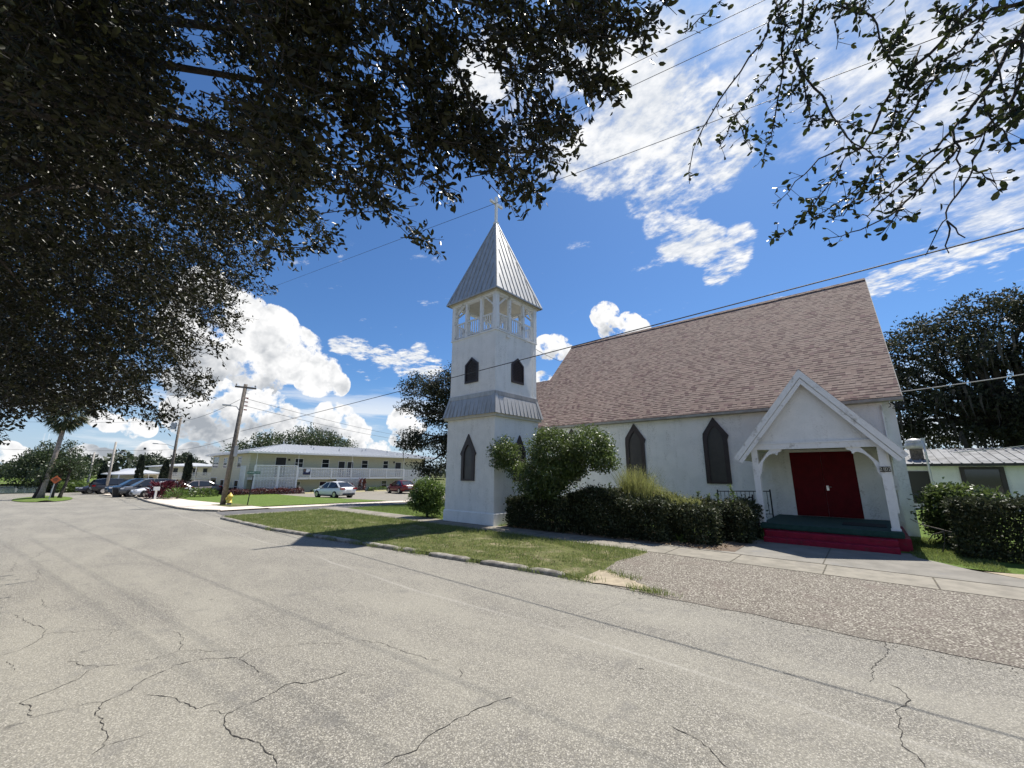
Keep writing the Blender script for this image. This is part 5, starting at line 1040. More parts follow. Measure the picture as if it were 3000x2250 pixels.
# stones spilled from the drive and crumbs of asphalt along its edge
n = 1300; X = RNG.uniform(-4.3, 9, n); Y = 7.10+RNG.normal(0, .10, n)-np.abs(RNG.normal(0, .05, n)); X2 = np.concatenate([X, RNG.uniform(-21, -4.6, 900)]); Y2 = np.concatenate([Y, np.interp(X2[n:], KX, KY)-.10-np.abs(RNG.normal(0, .12, 900))])
C = np.stack([X2, Y2, np.full(len(X2), .004)], 1); R_ = RNG.uniform(.003, .009, len(C))[:, None]; k = len(C)
ax = [np.array(a)*1. for a in ((1, 0, 0), (0, 1, 0), (-1, 0, 0), (0, -1, 0), (0, 0, .5), (0, 0, -.5))]
V = np.stack([C+(a+RNG.normal(0, .22, (k, 3)))*R_ for a in ax], 1).reshape(-1, 3); i_ = np.arange(k)[:, None]*6
F = np.concatenate([i_+np.array(q) for q in ((0, 1, 4), (1, 2, 4), (2, 3, 4), (3, 0, 4), (1, 0, 5), (2, 1, 5), (3, 2, 5), (0, 3, 5))], 0)
tag(arrays('loose_gravel', V, F, leafmat('loose_stones', (.24, .21, .17), (.50, .46, .39), .9, 0.)), 'loose stones and grit along the edge of the drive and kerb', 'gravel', kind='stuff')
# ---------------------------------------------------------------- apartments across the side street
AX, AW = -51.5, -53.0                                 # balcony front and wall planes
Z0, ZS, ZR, ZE = -.80, 1.42, 2.44, 4.12               # ground, balcony slab top, rail top, eave
AY0, AY1 = 15.7, 40.2
ap = thing('apartment_building', 'long two storey cream apartment block with white metal roof and breeze block balcony', 'building', (-58, 27, Z0))
b = MB(); b.box(-68.2, AW, AY0, AY1, Z0-.2, ZE); b.build('wall', M['cream'], ap)
b = MB(); e = .75
rx0, rx1, ry0, ry1 = -68.2-e, AX+.35, AY0-e, AY1+e; cx = (rx0+rx1)/2; hz = 5.75; r0, r1 = ry0+6.6, ry1-6.6
b.poly([(rx1, ry0, ZE+.16), (rx1, ry1, ZE+.16), (cx, r1, hz), (cx, r0, hz)]); b.poly([(rx0, ry0, ZE+.16), (cx, r0, hz), (cx, r1, hz), (rx0, ry1, ZE+.16)])
b.poly([(rx0, ry0, ZE+.16), (rx1, ry0, ZE+.16), (cx, r0, hz)]); b.poly([(rx1, ry1, ZE+.16), (rx0, ry1, ZE+.16), (cx, r1, hz)])
sl3 = (hz-ZE-.16)/(rx1-cx)
for y in np.arange(ry0+.4, ry1, .42):                 # standing seams on the street slope and the near hip
    t = min(1., (y-ry0)/(r0-ry0), (ry1-y)/(ry1-r1)); xe = rx1+(cx-rx1)*t; b.beam((rx1, y, ZE+.17), (xe, y, ZE+.17+(rx1-xe)*sl3), .07, .07)
sl4 = (hz-ZE-.16)/(r0-ry0)
for x in np.arange(rx0+.4, rx1, .42):
    t = 1-abs(x-cx)/(rx1-cx); ye = ry0+(r0-ry0)*t; b.beam((x, ry0, ZE+.17), (x, ye, ZE+.17+(ye-ry0)*sl4), .07, .07)
for x, y, h in ((cx, r0, .35), (-55, 23.5, .3), (-54.6, 26.8, .3), (-57, 24, .3), (-55.2, 30.5, .3), (-56.5, 31.8, .3), (-55, 34.5, .3)):
    z = ZE+.16+(rx1-x)*sl3; b.tube([(x, y, z-.1), (x, y, z+h)], .09, 6)
b.build('roof', M['roof_white'], ap)
b = MB(); b.box(rx1-.002, rx1+.03, ry0, ry1, ZE-.04, ZE+.155); b.box(rx0, rx1, ry0-.03, ry0+.002, ZE-.04, ZE+.155); b.build('fascia', M['apt_trim'], ap); MB().box(rx0+.05, rx1-.05, ry0+.05, ry1-.05, ZE-.02, ZE+.0).build('soffit', M['apt_soffit'], ap)
b = MB(); b.box(AW, AX, AY0-.05, 35.2, ZS-.26, ZS); b.build('balcony_slab', M['apt_trim'], ap)
def breeze(b, p, u, n, m, w, h, d=.075):
    """n x m pierced blocks from corner p along u: a square ring with a smaller ring inside it"""
    p, u = np.array(p, float), np.array(u, float); z = np.array([0, 0, 1.]); nr = np.cross(u, z)*d
    def bar(a0, a1, c0, c1): b.prism([p+u*a0+z*c0, p+u*a1+z*c0, p+u*a1+z*c1, p+u*a0+z*c1], nr)
    for i in range(n+1): bar(i*w-.035, i*w+.035, 0, m*h)
    for j in range(m+1):
        for i in range(n): bar(i*w+.035, (i+1)*w-.035, j*h-.03 if j else 0, j*h+.03 if j < m else m*h)
    for i in range(n):
        for j in range(m):
            a, c = i*w+w/2, j*h+h/2; q = w*.24
            bar(a-q, a+q, c-q, c-q*.45); bar(a-q, a+q, c+q*.45, c+q); bar(a-q, a-q*.45, c-q*.45, c+q*.45); bar(a+q*.45, a+q, c-q*.45, c+q*.45)
U = np.array([0, 1., 0])
def screen(y0, y1, z0, z1, n, m, name='breeze_screen', x=AX):
    b = MB(); breeze(b, (x-.09 if False else x, y0, z0), (0, 1, 0), n, m, (y1-y0)/n, (z1-z0)/m); return b.build(name, M['white_block'], ap)
screen(15.95, 18.15, Z0, 2.70, 7, 11); screen(18.4, 20.25, Z0, 2.70, 6, 11)
b = MB(); breeze(b, (AW-.0, 14.95, Z0), (1, 0, 0), 5, 11, .3, 3.5/11); b.build('breeze_screen', M['white_block'], ap)
posts = [20.4, 21.9, 24.5, 27.15, 29.8, 32.4, 35.2]
for y0, y1, n in ((20.5, 21.82, 4), (21.98, 24.42, 8), (24.58, 27.07, 8), (27.23, 29.72, 8), (29.88, 32.32, 8), (32.48, 35.1, 8)): screen(y0, y1, ZS+.04, ZR, n, 3, 'balcony_screen')
screen(25.45, 28.7, Z0, ZS-.27, 9, 6); screen(35.4, 37.8, Z0, ZR, 7, 10); screen(38.0, 39.9, Z0, ZR, 6, 10)
for y in posts: MB().box(AX-.02, AX+.12, y-.08, y+.08, ZS-.26, ZR+.06).build('balcony_post', M['apt_trim'], ap)
for y, zt in ((15.85, 2.74), (18.27, 2.74), (20.33, 2.74), (35.3, 2.5), (39.98, 2.5), (25.37, ZS-.27), (28.78, ZS-.27)): MB().box(AX-.02, AX+.13, y-.09, y+.09, Z0-.1, zt).build('screen_post', M['apt_trim'], ap)
for y0, y1, z in ((15.8, 20.4, 2.70), (20.48, 35.2, ZR)): MB().box(AX-.03, AX+.14, y0, y1, z, z+.10).build('handrail', M['apt_trim'], ap)
for y in (15.9, 20.36, 27.15, 35.2): MB().tube([(AX+.05, y, 2.4), (AX+.05, y, ZE)], .035, 6).build('roof_post', M['apt_trim'], ap)
def window(y0, y1, z0, z1, plane='x', x=AW, sash=True):
    b = MB(); F_ = (lambda a, d, z: (x+d, a, z)) if plane == 'x' else (lambda a, d, z: (a, AY0-d, z))
    ring(b, [(y0-.07, z0-.07), (y1+.07, z0-.07), (y1+.07, z1+.07), (y0-.07, z1+.07)], [(y0, z0), (y1, z0), (y1, z1), (y0, z1)], ((y0+y1)/2, (z0+z1)/2), lambda a, z, d: F_(a, d, z), .0, .05, .01)
    if sash: b.prism([F_(y0, .035, (z0+z1)/2-.025), F_(y1, .035, (z0+z1)/2-.025), F_(y1, .035, (z0+z1)/2+.025), F_(y0, .035, (z0+z1)/2+.025)], np.array(F_(0, .012, 0))-np.array(F_(0, 0, 0)))
    f = b.build('window', M['apt_trim'], ap); g = MB().poly([F_(y0, .02, z0), F_(y1, .02, z0), F_(y1, .02, z1), F_(y0, .02, z1)]).build('pane', M['glass']); g.parent = f; g.location = Vector(g.location)-Vector(ap.location)
for y0, y1 in ((20.6, 21.5), (23.9, 24.75), (29.4, 30.25), (32.75, 33.5)): window(y0, y1, 2.62, 3.62)
for y0, y1 in ((20.75, 21.4), (23.85, 24.65), (29.6, 30.25), (32.7, 33.45)): window(y0, y1, -.12, .82)
for y0, y1, z0, z1 in ((18.4, 19.5, ZS, 3.72), (26.1, 26.9, ZS, 3.40), (27.35, 28.1, ZS, 3.38), (34.8, 35.7, ZS, 3.45), (34.75, 35.7, Z0, .72)):
    MB().box(AW+.001, AW+.03, y0-.08, y1+.08, z0, z1+.08).build('door_frame', M['apt_trim'], ap); MB().box(AW+.032, AW+.06, y0, y1, z0+.02, z1).build('door', M['dark_door'], ap)
for y0, y1, z0, z1 in ((22.8, 23.4, -.55, -.22), (30.75, 31.35, -.62, -.28)): MB().box(AW+.001, AW+.22, y0, y1, z0, z1).build('air_conditioner', M['dark_door'], ap)
for x0, x1, z0, z1 in ((-57.2, -55.9, 2.55, 3.75), (-62.9, -61.5, 2.55, 3.75), (-67.7, -65.2, 2.6, 3.95), (-57.4, -56.1, -.35, 1.0), (-63.1, -61.7, -.35, 1.0), (-67.7, -65.1, -.45, 1.25)): window(x0, x1, z0, z1, 'y')
b = MB(); b.box(AX+.13, AX+.15, 21.0, 21.85, 1.72, 2.42); bn = tag(b.build('banner', M['banner_navy']), 'navy and white banner tied to the breeze block balcony', 'banner')
w_ = MB().poly([(AX+.154, 21.3, 2.0), (AX+.154, 21.55, 1.98), (AX+.154, 21.78, 2.14), (AX+.154, 21.82, 2.38), (AX+.154, 21.34, 2.40)]).build('white_panel', M['banner_white']); p_ = MB().poly([(AX+.154, 21.03, 2.1), (AX+.154, 21.26, 2.1), (AX+.154, 21.28, 2.40), (AX+.154, 21.05, 2.40)]).build('picture_panel', M['banner_photo'])
for o in (w_, p_): o.parent = bn; o.location = Vector(o.location)-bn.location
for y, l in ((19.85, 'round dark wall lamp beside the upper left apartment door'), (34.5, 'dark wall lamp beside the upper right apartment door')):
    MB().box(AW+.001, AW+.12, y-.1, y+.1, 3.35, 3.6).build('wall_lamp', M['dark_door'], ap)
tag(MB().tube([(AX-.4, 27.2, ZS), (AX-.4, 27.2, ZS+.55), (AX-.42, 27.25, ZS+.95), (AX-.4, 27.3, ZS+1.3), (AX-.38, 27.25, ZS+1.42)], [.08, .18, .12, .15, .05], 8).build('balcony_plant', M['dark_door']), 'dark potted plant standing behind the balcony rail between two doors', 'plant')
# lower apartment ranges beyond
def low_block(name, label, x0, x1, y0, y1, z0, ze, zr, two):
    t = thing(name, label, 'building', ((x0+x1)/2, (y0+y1)/2, z0)); MB().box(x0, x1, y0, y1, z0-.2, ze).build('wall', M['cream'], t)
    b = MB(); o = .8; b.poly([(x0-o, y0-o, ze+.1), (x1+o, y0-o, ze+.1), (x1-2, (y0+y1)/2, zr), (x0+2, (y0+y1)/2, zr)]); b.poly([(x0-o, y1+o, ze+.1), (x0+2, (y0+y1)/2, zr), (x1-2, (y0+y1)/2, zr), (x1+o, y1+o, ze+.1)]); b.poly([(x1+o, y0-o, ze+.1), (x1+o, y1+o, ze+.1), (x1-2, (y0+y1)/2, zr)]); b.poly([(x0-o, y1+o, ze+.1), (x0-o, y0-o, ze+.1), (x0+2, (y0+y1)/2, zr)]); b.build('roof', M['roof_white'], t)
    b = MB(); b.box(x0-o, x1+o, y0-o-.02, y0-o+.02, ze-.03, ze+.1); b.box(x1+o-.02, x1+o+.02, y0-o+.021, y1+o, ze-.03, ze+.1); b.build('fascia', M['apt_trim'], t)
    return t
lb = low_block('low_apartments', 'low cream building with bright white roof and breeze block wall by the lake', -86, -71.6, 6.9, 10.6, -.55, 1.62, 2.45, False)
b = MB(); breeze(b, (-70.6, 6.9, -.5), (0, 1, 0), 5, 5, .36, .30); b.build('breeze_screen', M['white_block'], lb)
b = MB(); breeze(b, (-70.6, 9.0, -.5), (0, 1, 0), 4, 5, .36, .30); b.build('breeze_screen', M['white_block'], lb)
for y in (8.5, 9.6): MB().box(-71.59, -71.54, y, y+.6, -.4, 1.35).build('door', M['dark_door'], lb)
for y in (6.8, 8.8, 10.5): MB().box(-70.7, -70.56, y-.07, y+.07, -.55, 1.62).build('roof_post', M['apt_trim'], lb)
b = MB(); b.box(-71.6, -68.9, 9.2, 11.0, 1.70, 1.82)
for y in (9.4, 10.8): b.tube([(-69.1, y, -.5), (-69.1, y, 1.72)], .05, 6)
b.build('porch_canopy', M['apt_trim'], lb)
mb_ = low_block('middle_apartments', 'two storey cream apartments with balconies behind the transformer pole', -88, -73.0, 11.8, 18.5, -.6, 2.75, 3.3, True)
MB().box(-73.0, -71.8, 11.9, 18.4, .95, 1.15).build('balcony_slab', M['apt_trim'], mb_)
b = MB(); breeze(b, (-71.8, 14.8, -.6), (0, 1, 0), 8, 8, .36, .32); b.build('breeze_screen', M['white_block'], mb_)
b = MB(); breeze(b, (-71.8, 12.0, 1.15), (0, 1, 0), 7, 3, .40, .26); b.build('balcony_screen', M['white_block'], mb_)
for y in (12.4, 13.5, 14.6, 15.8, 16.9): MB().box(-72.995, -72.95, y, y+.5, 1.5, 2.5).build('window', M['glass'], mb_)
for y in (12.5, 13.6, 17.7): MB().box(-72.995, -72.95, y, y+.6, -.5, .8).build('door', M['dark_door'], mb_)
for y in (12.0, 14.7, 17.8): MB().tube([(-71.75, y, -.6), (-71.75, y, 2.75)], .05, 6).build('roof_post', M['apt_trim'], mb_)
# planting round the apartments
hedge('burgundy_hedge', 'low burgundy hedge in front of the breeze block screens', (-50.3, 16.5, -.6), [(-51.2, -49.6, 13.6, 20.6, -.7, .10)], 190, .13, 'burgundy_leaf', .07)
hedge('dark_red_hedge', 'dark red hedge along the end wall of the cream apartments', (-57, 14.2, -.6), [(-66, -52, 13.5, 14.9, -.7, .05)], 110, .15, 'burgundy_leaf', .07)
def leafy(name, label, x, y, z, r, h, n, L, leaf, cat='plant', group=None, asp=.3):
    t = thing(name, label, cat, (x, y, z), group); b = MB(); P = []
    for k in range(5):
        a = RNG.random()*6.28; b.tube([(x, y, z), (x+r*.5*math.cos(a), y+r*.5*math.sin(a), z+h*.6)], [.03, .015], 5)
    b.build('stem', M['bark_pale'], t)
    a = RNG.random(n)*6.28; v = RNG.random(n); rr = r*np.sqrt(RNG.random(n))*(1-.35*v); P = np.stack([x+rr*np.cos(a), y+rr*np.sin(a), z+h*(.12+.85*v)], 1)
    V, F = leaf_quads(P, L*RNG.uniform(.6, 1.3, n), np.stack([np.cos(a), np.sin(a), RNG.uniform(-.2, 1.3, n)], 1)+RNG.normal(0, .4, (n, 3)), asp); arrays('leaves', V, F, M[leaf], t)
    return t
leafy('ti_plant', 'large crimson leaved plant clump beside the white mailbox post', -49.0, 7.75, -.45, 1.0, 1.5, 520, .42, 'crimson_leaf'); leafy('ti_plant', 'smaller bronze red plant behind the crimson clump', -50.4, 8.9, -.42, 1.2, 1.45, 520, .40, 'burgundy_leaf')
leafy('fern_clump', 'yellow green fern clump at the lawn corner beside the crimson plant', -47.3, 8.6, -.42, .8, .8, 300, .5, 'bright_leaf', asp=.15); leafy('dark_bush', 'dark green bush between the fern clump and the burgundy hedge', -49.5, 11.0, -.45, 1.3, .85, 420, .28, 'shrub_leaf', asp=.5)
leafy('ti_plant', 'dark crimson plant behind the boot of the white car', -50.6, 26.6, -.65, .6, 1.2, 220, .35, 'crimson_leaf'); leafy('cordyline', 'tall dark column shaped plant beside the lower balcony screen', -50.6, 28.35, -.65, .42, 1.85, 320, .3, 'burgundy_leaf')
for y, l in ((22.9, 'small variegated shrub left of the white car'), (30.2, 'low variegated shrubs under the lower window'), (31.6, 'low variegated shrubs beside the air conditioner'), (33.0, 'low variegated shrubs near the red car'), (34.0, 'small shrub beside the lower dark door')): leafy('variegated_shrub', l, -51.0, y, -.65, .75, .72, 300, .17, 'bright_leaf', group='shrubs along the apartment wall', asp=.5)
for y, l in ((21.5, 'yellow wheel stop left of the white car'), (27.2, 'yellow wheel stop right of the white car'), (30.3, 'long yellow wheel stop in the middle of the empty bays'), (33.2, 'yellow wheel stop in front of the red car')):
    z = gz(-49.4, y); b = MB(); b.prism([(-49.55, y-.9, z), (-49.25, y-.9, z), (-49.3, y-.9, z+.16), (-49.5, y-.9, z+.16)], (0, 1.8, 0)); tag(b.build('wheel_stop', M['stop_yellow']), l, 'wheel stop', 'yellow wheel stops in the car park')

# ---------------------------------------------------------------- cars
def make_car(name, label, loc, rz, col, kind='sedan', group=None):
    """local +X is forward. Body lofted through cross sections, glasshouse above it, wheels, lamps and plates as parts"""
    t = thing(name, label, 'car', loc, group, rz); pm_ = paint('car_paint', col)
    L, W = (4.55, 1.80) if kind == 'sedan' else (4.6, 1.88); hb = .92 if kind == 'sedan' else 1.06; H = 1.46 if kind == 'sedan' else 1.70; g0 = .20 if kind == 'sedan' else .26
    if kind == 'sedan':
        st = [(-2.275, .50, .80, .66), (-2.20, .30, .97, .78), (-1.85, .22, 1.02, .87), (-1.2, .20, .99, .90), (0, .19, .95, .90), (.95, .20, .93, .90), (1.5, .21, .86, .88), (2.0, .24, .74, .80), (2.22, .30, .62, .70), (2.275, .42, .55, .60)]
        gl = [(-1.95, 1.0, .60), (-1.15, 1.40, .56), (-.35, 1.46, .57), (.35, 1.42, .56), (1.15, .96, .66)]
    else:
        st = [(-2.30, .50, .95, .76), (-2.25, .34, 1.10, .86), (-1.8, .27, 1.10, .92), (-1.0, .26, 1.08, .94), (0, .26, 1.05, .94), (1.0, .26, 1.03, .94), (1.55, .27, 1.00, .93), (2.0, .30, .92, .88), (2.25, .36, .80, .80), (2.30, .46, .70, .72)]
        gl = [(-2.2, 1.08, .66), (-1.95, 1.58, .62), (-1.2, 1.69, .63), (.1, 1.68, .62), (.55, 1.60, .61), (1.3, 1.04, .70)]
    b = MB(); n = 12
    def section(x, zb, zt, w):
        p = []
        for k in range(n):
            a = 2*math.pi*(k+.5)/n; c, s = math.cos(a), math.sin(a); e = .42
            p.append((x, w*math.copysign(abs(c)**e, c)*(1 if s < 0 else .985), (zb+zt)/2+(zt-zb)/2*math.copysign(abs(s)**e, s)))
        return p
    for x, zb, zt, w in st: b.v += section(x, zb, zt, w)
    m_ = len(st); b.f += [(k*n+j, (k+1)*n+j, (k+1)*n+(j+1) % n, k*n+(j+1) % n) for k in range(m_-1) for j in range(n)]; b.f += [tuple(range(n)), tuple((m_-1)*n+j for j in range(n-1, -1, -1))]
    body = b.build('body', pm_, t, smooth=True, local=True)
    # glasshouse: dark glass shell, painted roof and pillars
    b = MB(); zl = [np.interp(x, [s[0] for s in st], [s[2] for s in st])-.04 for x, z, w in gl]; wl = [np.interp(x, [s[0] for s in st], [s[3] for s in st])*.93 for x, z, w in gl]
    for (x, z, w), z0_, w0_ in zip(gl, zl, wl): b.v += [(x, -w0_, z0_), (x, -w, max(z, z0_+.02)), (x, w, max(z, z0_+.02)), (x, w0_, z0_)]
    q = len(gl); b.f += [(k*4+j, (k+1)*4+j, (k+1)*4+j+1, k*4+j+1) for k in range(q-1) for j in range(3)]; b.f += [(0, 1, 2, 3), tuple((q-1)*4+j for j in (3, 2, 1, 0))]
    b.build('windows', M['glass'], t, local=True)
    b = MB(); i = 0; rf = gl[1:-1]
    prof = [(x, z, w) for x, z, w in rf]
    for x, z, w in prof: b.v += [(x, -w-.012, z-.02), (x, -w*.75, z+.022), (x, w*.75, z+.022), (x, w+.012, z-.02)]
    b.f += [(k*4+j, (k+1)*4+j, (k+1)*4+j+1, k*4+j+1) for k in range(len(prof)-1) for j in range(3)]
    for s in (-1, 1):
        for (xa, za, wa), (xb, zb_, wb), wd in ((gl[0], gl[1], .10 if kind == 'sedan' else .14), (gl[-1], gl[-2], .06), ((-.2, zl[2], wl[2]), (-.2, gl[2][1], gl[2][2]), .05)):
            b.beam((xa, s*(np.interp(xa, [s_[0] for s_ in st], [s_[3] for s_ in st])*.93+.005 if wd != .05 else wa+.008), np.interp(xa, [s_[0] for s_ in st], [s_[2] for s_ in st])-.03), (xb, s*(wb+.008), zb_-.01), .03, wd*1.3, (1, 0, .2))
    b.build('roof', pm_, t, local=True)
    wr = .32 if kind == 'sedan' else .36
    for x in (-1.35, 1.38):
        for s in (-1, 1):
            y = s*(W/2-.10); b = MB(); b.tube([(x, y-.11, wr), (x, y-.10, wr), (x, y+.10, wr), (x, y+.11, wr)], [wr*.86, wr, wr, wr*.86], 20); wh = b.build('wheel', M['tyre'], t, local=True)
            b = MB(); b.tube([(x, y+s*.085, wr), (x, y+s*.118, wr)], [wr*.66, wr*.62], 16)
            rm = b.build('rim', M['chrome'], wh, local=True)
            b = MB(); b.tube([(x, y-s*.16, wr+.03), (x, y+s*.055, wr+.03)], wr*1.22, 20); 
            ac = b.build('wheel_arch', M['black_plastic'], t, local=True)
    for s in (-1, 1):
        yl = .62 if kind == 'sedan' else .70
        MB().box(-2.30, -2.05, s*yl-.20, s*yl+.20, .80 if kind == 'sedan' else .84, .94 if kind == 'sedan' else 1.02).build('tail_lamp', M['tail_red'], t, local=True)
        MB().box(2.0, 2.25, s*yl-.17, s*yl+.14, .60 if kind == 'sedan' else .74, .72 if kind == 'sedan' else .86).build('head_lamp', M['head_lamp'], t, local=True)
        MB().box(.72, .92, s*.93-.07, s*.93+.07, hb-.02, hb+.12).build('mirror', pm_, t, local=True)
    MB().box(-2.31, -2.25, -.24, .24, .62, .76).build('licence_plate', M['plate_white'], t, local=True)
    b = MB(); b.box(-2.30, -2.12, -.62, .62, .28, .44); b.box(2.2, 2.30, -.5, .5, .30, .50); b.box(-.95, .95, -.915, .915, .17, .27); b.build('lower_trim', M['black_plastic'], t, local=True)
    return t
def ground_at(X, Y, r): p = seen(X, Y, r); return (p[0], p[1], gz(p[0], p[1])+.03)
p = ground_at(976, 1470, 43.0); make_car('white_sedan', 'white sedan parked in front of the breeze block apartments', p, math.radians(188), (.78, .79, .80))
p = ground_at(1172, 1463, 51.5); make_car('red_sedan', 'dark red sedan half hidden behind the bush at left of the tower', p, math.radians(172), (.16, .012, .018))
for X, r, rz, c, k, l in ((431, 56.5, -86, (.11, .112, .118), 'suv', 'grey utility vehicle with large wheels parked nose out by the crimson plants'), (393, 60.5, -84, (.02, .05, .10), 'suv', 'dark blue utility vehicle parked beside the grey one'), (474, 53.5, -88, (.72, .73, .74), 'sedan', 'white vehicle mostly hidden behind the mailbox and crimson plants'), (340, 67, 96, (.035, .036, .04), 'suv', 'black utility vehicle behind the wheeled bin'), (300, 69.5, -80, (.03, .032, .05), 'sedan', 'dark low car at the left end of the parking bays'), (565, 56.5, -90, (.25, .21, .20), 'sedan', 'silver brown car behind the bushes by the apartment end wall')):
    p = ground_at(X, 1452, r); make_car('parked_car', l, p, math.radians(rz), c, k, 'cars parked by the low building')

# ---------------------------------------------------------------- street furniture
hy = thing('fire_hydrant', 'yellow fire hydrant beside the wooden pole on the corner', 'fire hydrant', (-31.25, 8.42, -.19)); z = -.19; X, Y = -31.25, 8.42
MB().lathe([(.16, 0), (.16, .05), (.115, .06), (.115, .26)], (X, Y, z), 14).build('standpipe', M['pole_pale'], hy, smooth=True)
MB().lathe([(.17, .26), (.17, .30), (.125, .31), (.125, .62), (.17, .63), (.17, .67), (.15, .70), (.11, .78), (.05, .82), (.045, .88), (.0, .885)], (X, Y, z), 16).build('barrel', M['yellow'], hy, smooth=True)
for dx, dy, r in ((.2, 0, .06), (-.2, 0, .06), (0, -.22, .085)): MB().tube([(X+dx*.4, Y+dy*.4, z+.52), (X+dx*.85, Y+dy*.85, z+.52), (X+dx*.86, Y+dy*.86, z+.52), (X+dx, Y+dy, z+.52)], [r*.8, r*.8, r, r], 10).build('hose_outlet', M['yellow'], hy)
ss = thing('street_sign', 'green street name sign with white lettering on a thin post', 'street sign', (-29.66, 9.0, -.16)); d_ = unit(np.array([-29.53+29.72, 9.43-8.8, 0]))
MB().tube([(-29.66, 8.97, -.2), (-29.64, 9.08, 1.78)], .03, 8).build('post', M['iron'], ss)
c_ = np.array([-29.64, 9.08, 1.97]); b = MB(); b.beam(c_-d_*.36, c_+d_*.36, .012, .145); bl = b.build('blade', M['sign_green'], ss)
perp = np.array([d_[1], -d_[0], 0]); mw = Matrix(((d_[0], 0, perp[0], c_[0]+perp[0]*.008-ss.location[0]), (d_[1], 0, perp[1], c_[1]+perp[1]*.008-ss.location[1]), (0, 1, 0, c_[2]-ss.location[2]), (0, 0, 0, 1)))
text('lettering', 'E MINNEOLA AVE', .085, M['sign_white'], mw, bl)
b = MB(); b.beam(c_-perp*.02-np.array([0, 0, .12]), c_+perp*.30-np.array([0, 0, .12]), .012, .1); b.beam(c_-perp*.3-np.array([0, 0, .12]), c_-perp*.021-np.array([0, 0, .12]), .012, .1); b.build('cross_blade', M['sign_green'], ss)
def pole(label, base, top, r0, r1, m='pole_wood', arm=None, group='utility poles along the street'):
    t = thing('utility_pole', label, 'utility pole', tuple(base), group); MB().tube([np.array(base)-np.array([0, 0, .3]), top], [r0, r1], 10).build('shaft', M[m], t, smooth=True); return t
def crossarm(t, c, d, hl, pins=3):
    c, d = np.array(c, float), unit(np.array(d, float)); MB().beam(c-d*hl, c+d*hl, .10, .11).build('crossarm', M['pole_wood'], t)
    for u in np.linspace(-.88, .88, pins): p = c+d*hl*u+np.array([0, 0, .055]); MB().lathe([(.02, 0), (.02, .06), (.055, .07), (.055, .12), (.03, .16), (.0, .165)], p, 8).build('insulator', M['pole_pale'], t)
def street_light(t, p, d, L=1.2):
    p, d = np.array(p, float), unit(np.array(d, float)); MB().tube([p, p+d*L*.4+np.array([0, 0, .28]), p+d*L+np.array([0, 0, .32])], .03, 6).build('lamp_arm', M['grey_metal'], t); b = MB(); b.beam(p+d*L*.95+np.array([0, 0, .33]), p+d*(L*.95+.5)+np.array([0, 0, .35]), .2, .09); b.build('lamp_head', M['grey_metal'], t)
PB, PT = np.array([-31.6, 8.15, -.2]), np.array([-31.5, 8.42, 7.9])
p1 = pole('tall wooden utility pole with a crossarm beside the fire hydrant', PB, PT, .17, .115); crossarm(p1, (-31.42, 8.42, 7.66), (.15, .75, .0), .62, 3)
for k in range(4): MB().beam((-31.44, 8.50, 6.95-.27*k), (-31.44, 8.68, 6.95-.27*k), .07, .07).build('wire_bracket', M['tail_red'], p1)
street_light(p1, (-31.55, 8.3, 6.05), (-.4, -.65, 0), .55); MB().box(-31.5, -31.3, 8.28, 8.48, 3.0, 3.7).build('junction_box', M['grey_metal'], p1)
P2B, P2T = np.array([-61.1, 10.2, -.55]), np.array([-61.1, 10.2, 8.35]); p2 = pole('wooden pole with a grey transformer and street lamp by the apartments', P2B, P2T, .17, .12)
MB().lathe([(.0, 0), (.28, .01), (.28, .75), (.2, .82), (.0, .83)], (-61.3, 9.72, 6.9), 12).build('transformer', M['grey_metal'], p2); street_light(p2, (-61.2, 10.1, 4.85), (-.4, -.9, 0), 1.6)
p3 = pole('pale bare pole at the left of the wheeled bin', (-65.8, 5.5, -.55), (-65.8, 5.5, 5.4), .15, .10, 'pole_pale'); street_light(p3, (-65.7, 5.55, 3.9), (.3, .9, 0), .5)
p4 = pole('farthest pole standing near the lake shore', (-92, 5.5, -1.2), (-92, 5.5, 5.0), .17, .11, 'pole_pale'); crossarm(p4, (-92, 5.5, 4.6), (0, 1, 0), .5, 2)
p5 = pole('thin pole beside the leftmost cypress by the lake', (-86, 6.5, -.9), (-86, 6.5, 2.6), .05, .04, 'pole_pale')
# cables: sagging spans between real fixings
def span(name, label, p, q, sag, r, m='wire', mids=None):
    p, q = np.array(p, float), np.array(q, float); pts = [p+(q-p)*s-np.array([0, 0, 4*sag*s*(1-s)]) for s in np.linspace(0, 1, 24)]
    return tag(MB().tube(pts, r, 5).build(name, M[m]), label, 'cable')
def plane_y(X, Y, y): d = ray(X, Y); t = y/d[1]; return np.array([0, 0, EYE])+d*t
span('cable', 'thick black cable crossing in front of the tower and church', (-31.4, 8.5, 4.67), plane_y(2441, 800, 8.2)+(plane_y(2441, 800, 8.2)-np.array([-31.4, 8.5, 4.67]))*.55, .10, .0125)
for (a, c, l) in (((1041, 750), (2881, 59), 'lowest of the three thin power lines above the spire'), ((1145, 531), (2240, 0), 'highest of the three thin power lines overhead'), ((1237, 540), (2390, 0), 'middle thin power line above the spire')):
    A_, C_ = plane_y(*a, 8.4), plane_y(*c, 8.4); dd = C_-A_; span('power_line', l, A_-dd*.55, C_+dd*.6, .0, .0075)
span('cable', 'short black cable from the tower belfry to the church roof', (-10.66, 13.2, 7.66), (-14.6, 22.4, 9.4), .12, .012); span('cable', 'pale service cable running right from the church eave', (1.18, 17.95, 4.62), (12, 17.2, 6.0), .25, .016, 'wire_grey')
span('cable', 'pale cable over the hall roof in front of the mossy oak', (4.2, 36.5, 3.3), (14, 34, 5.2), .3, .02, 'wire_grey')
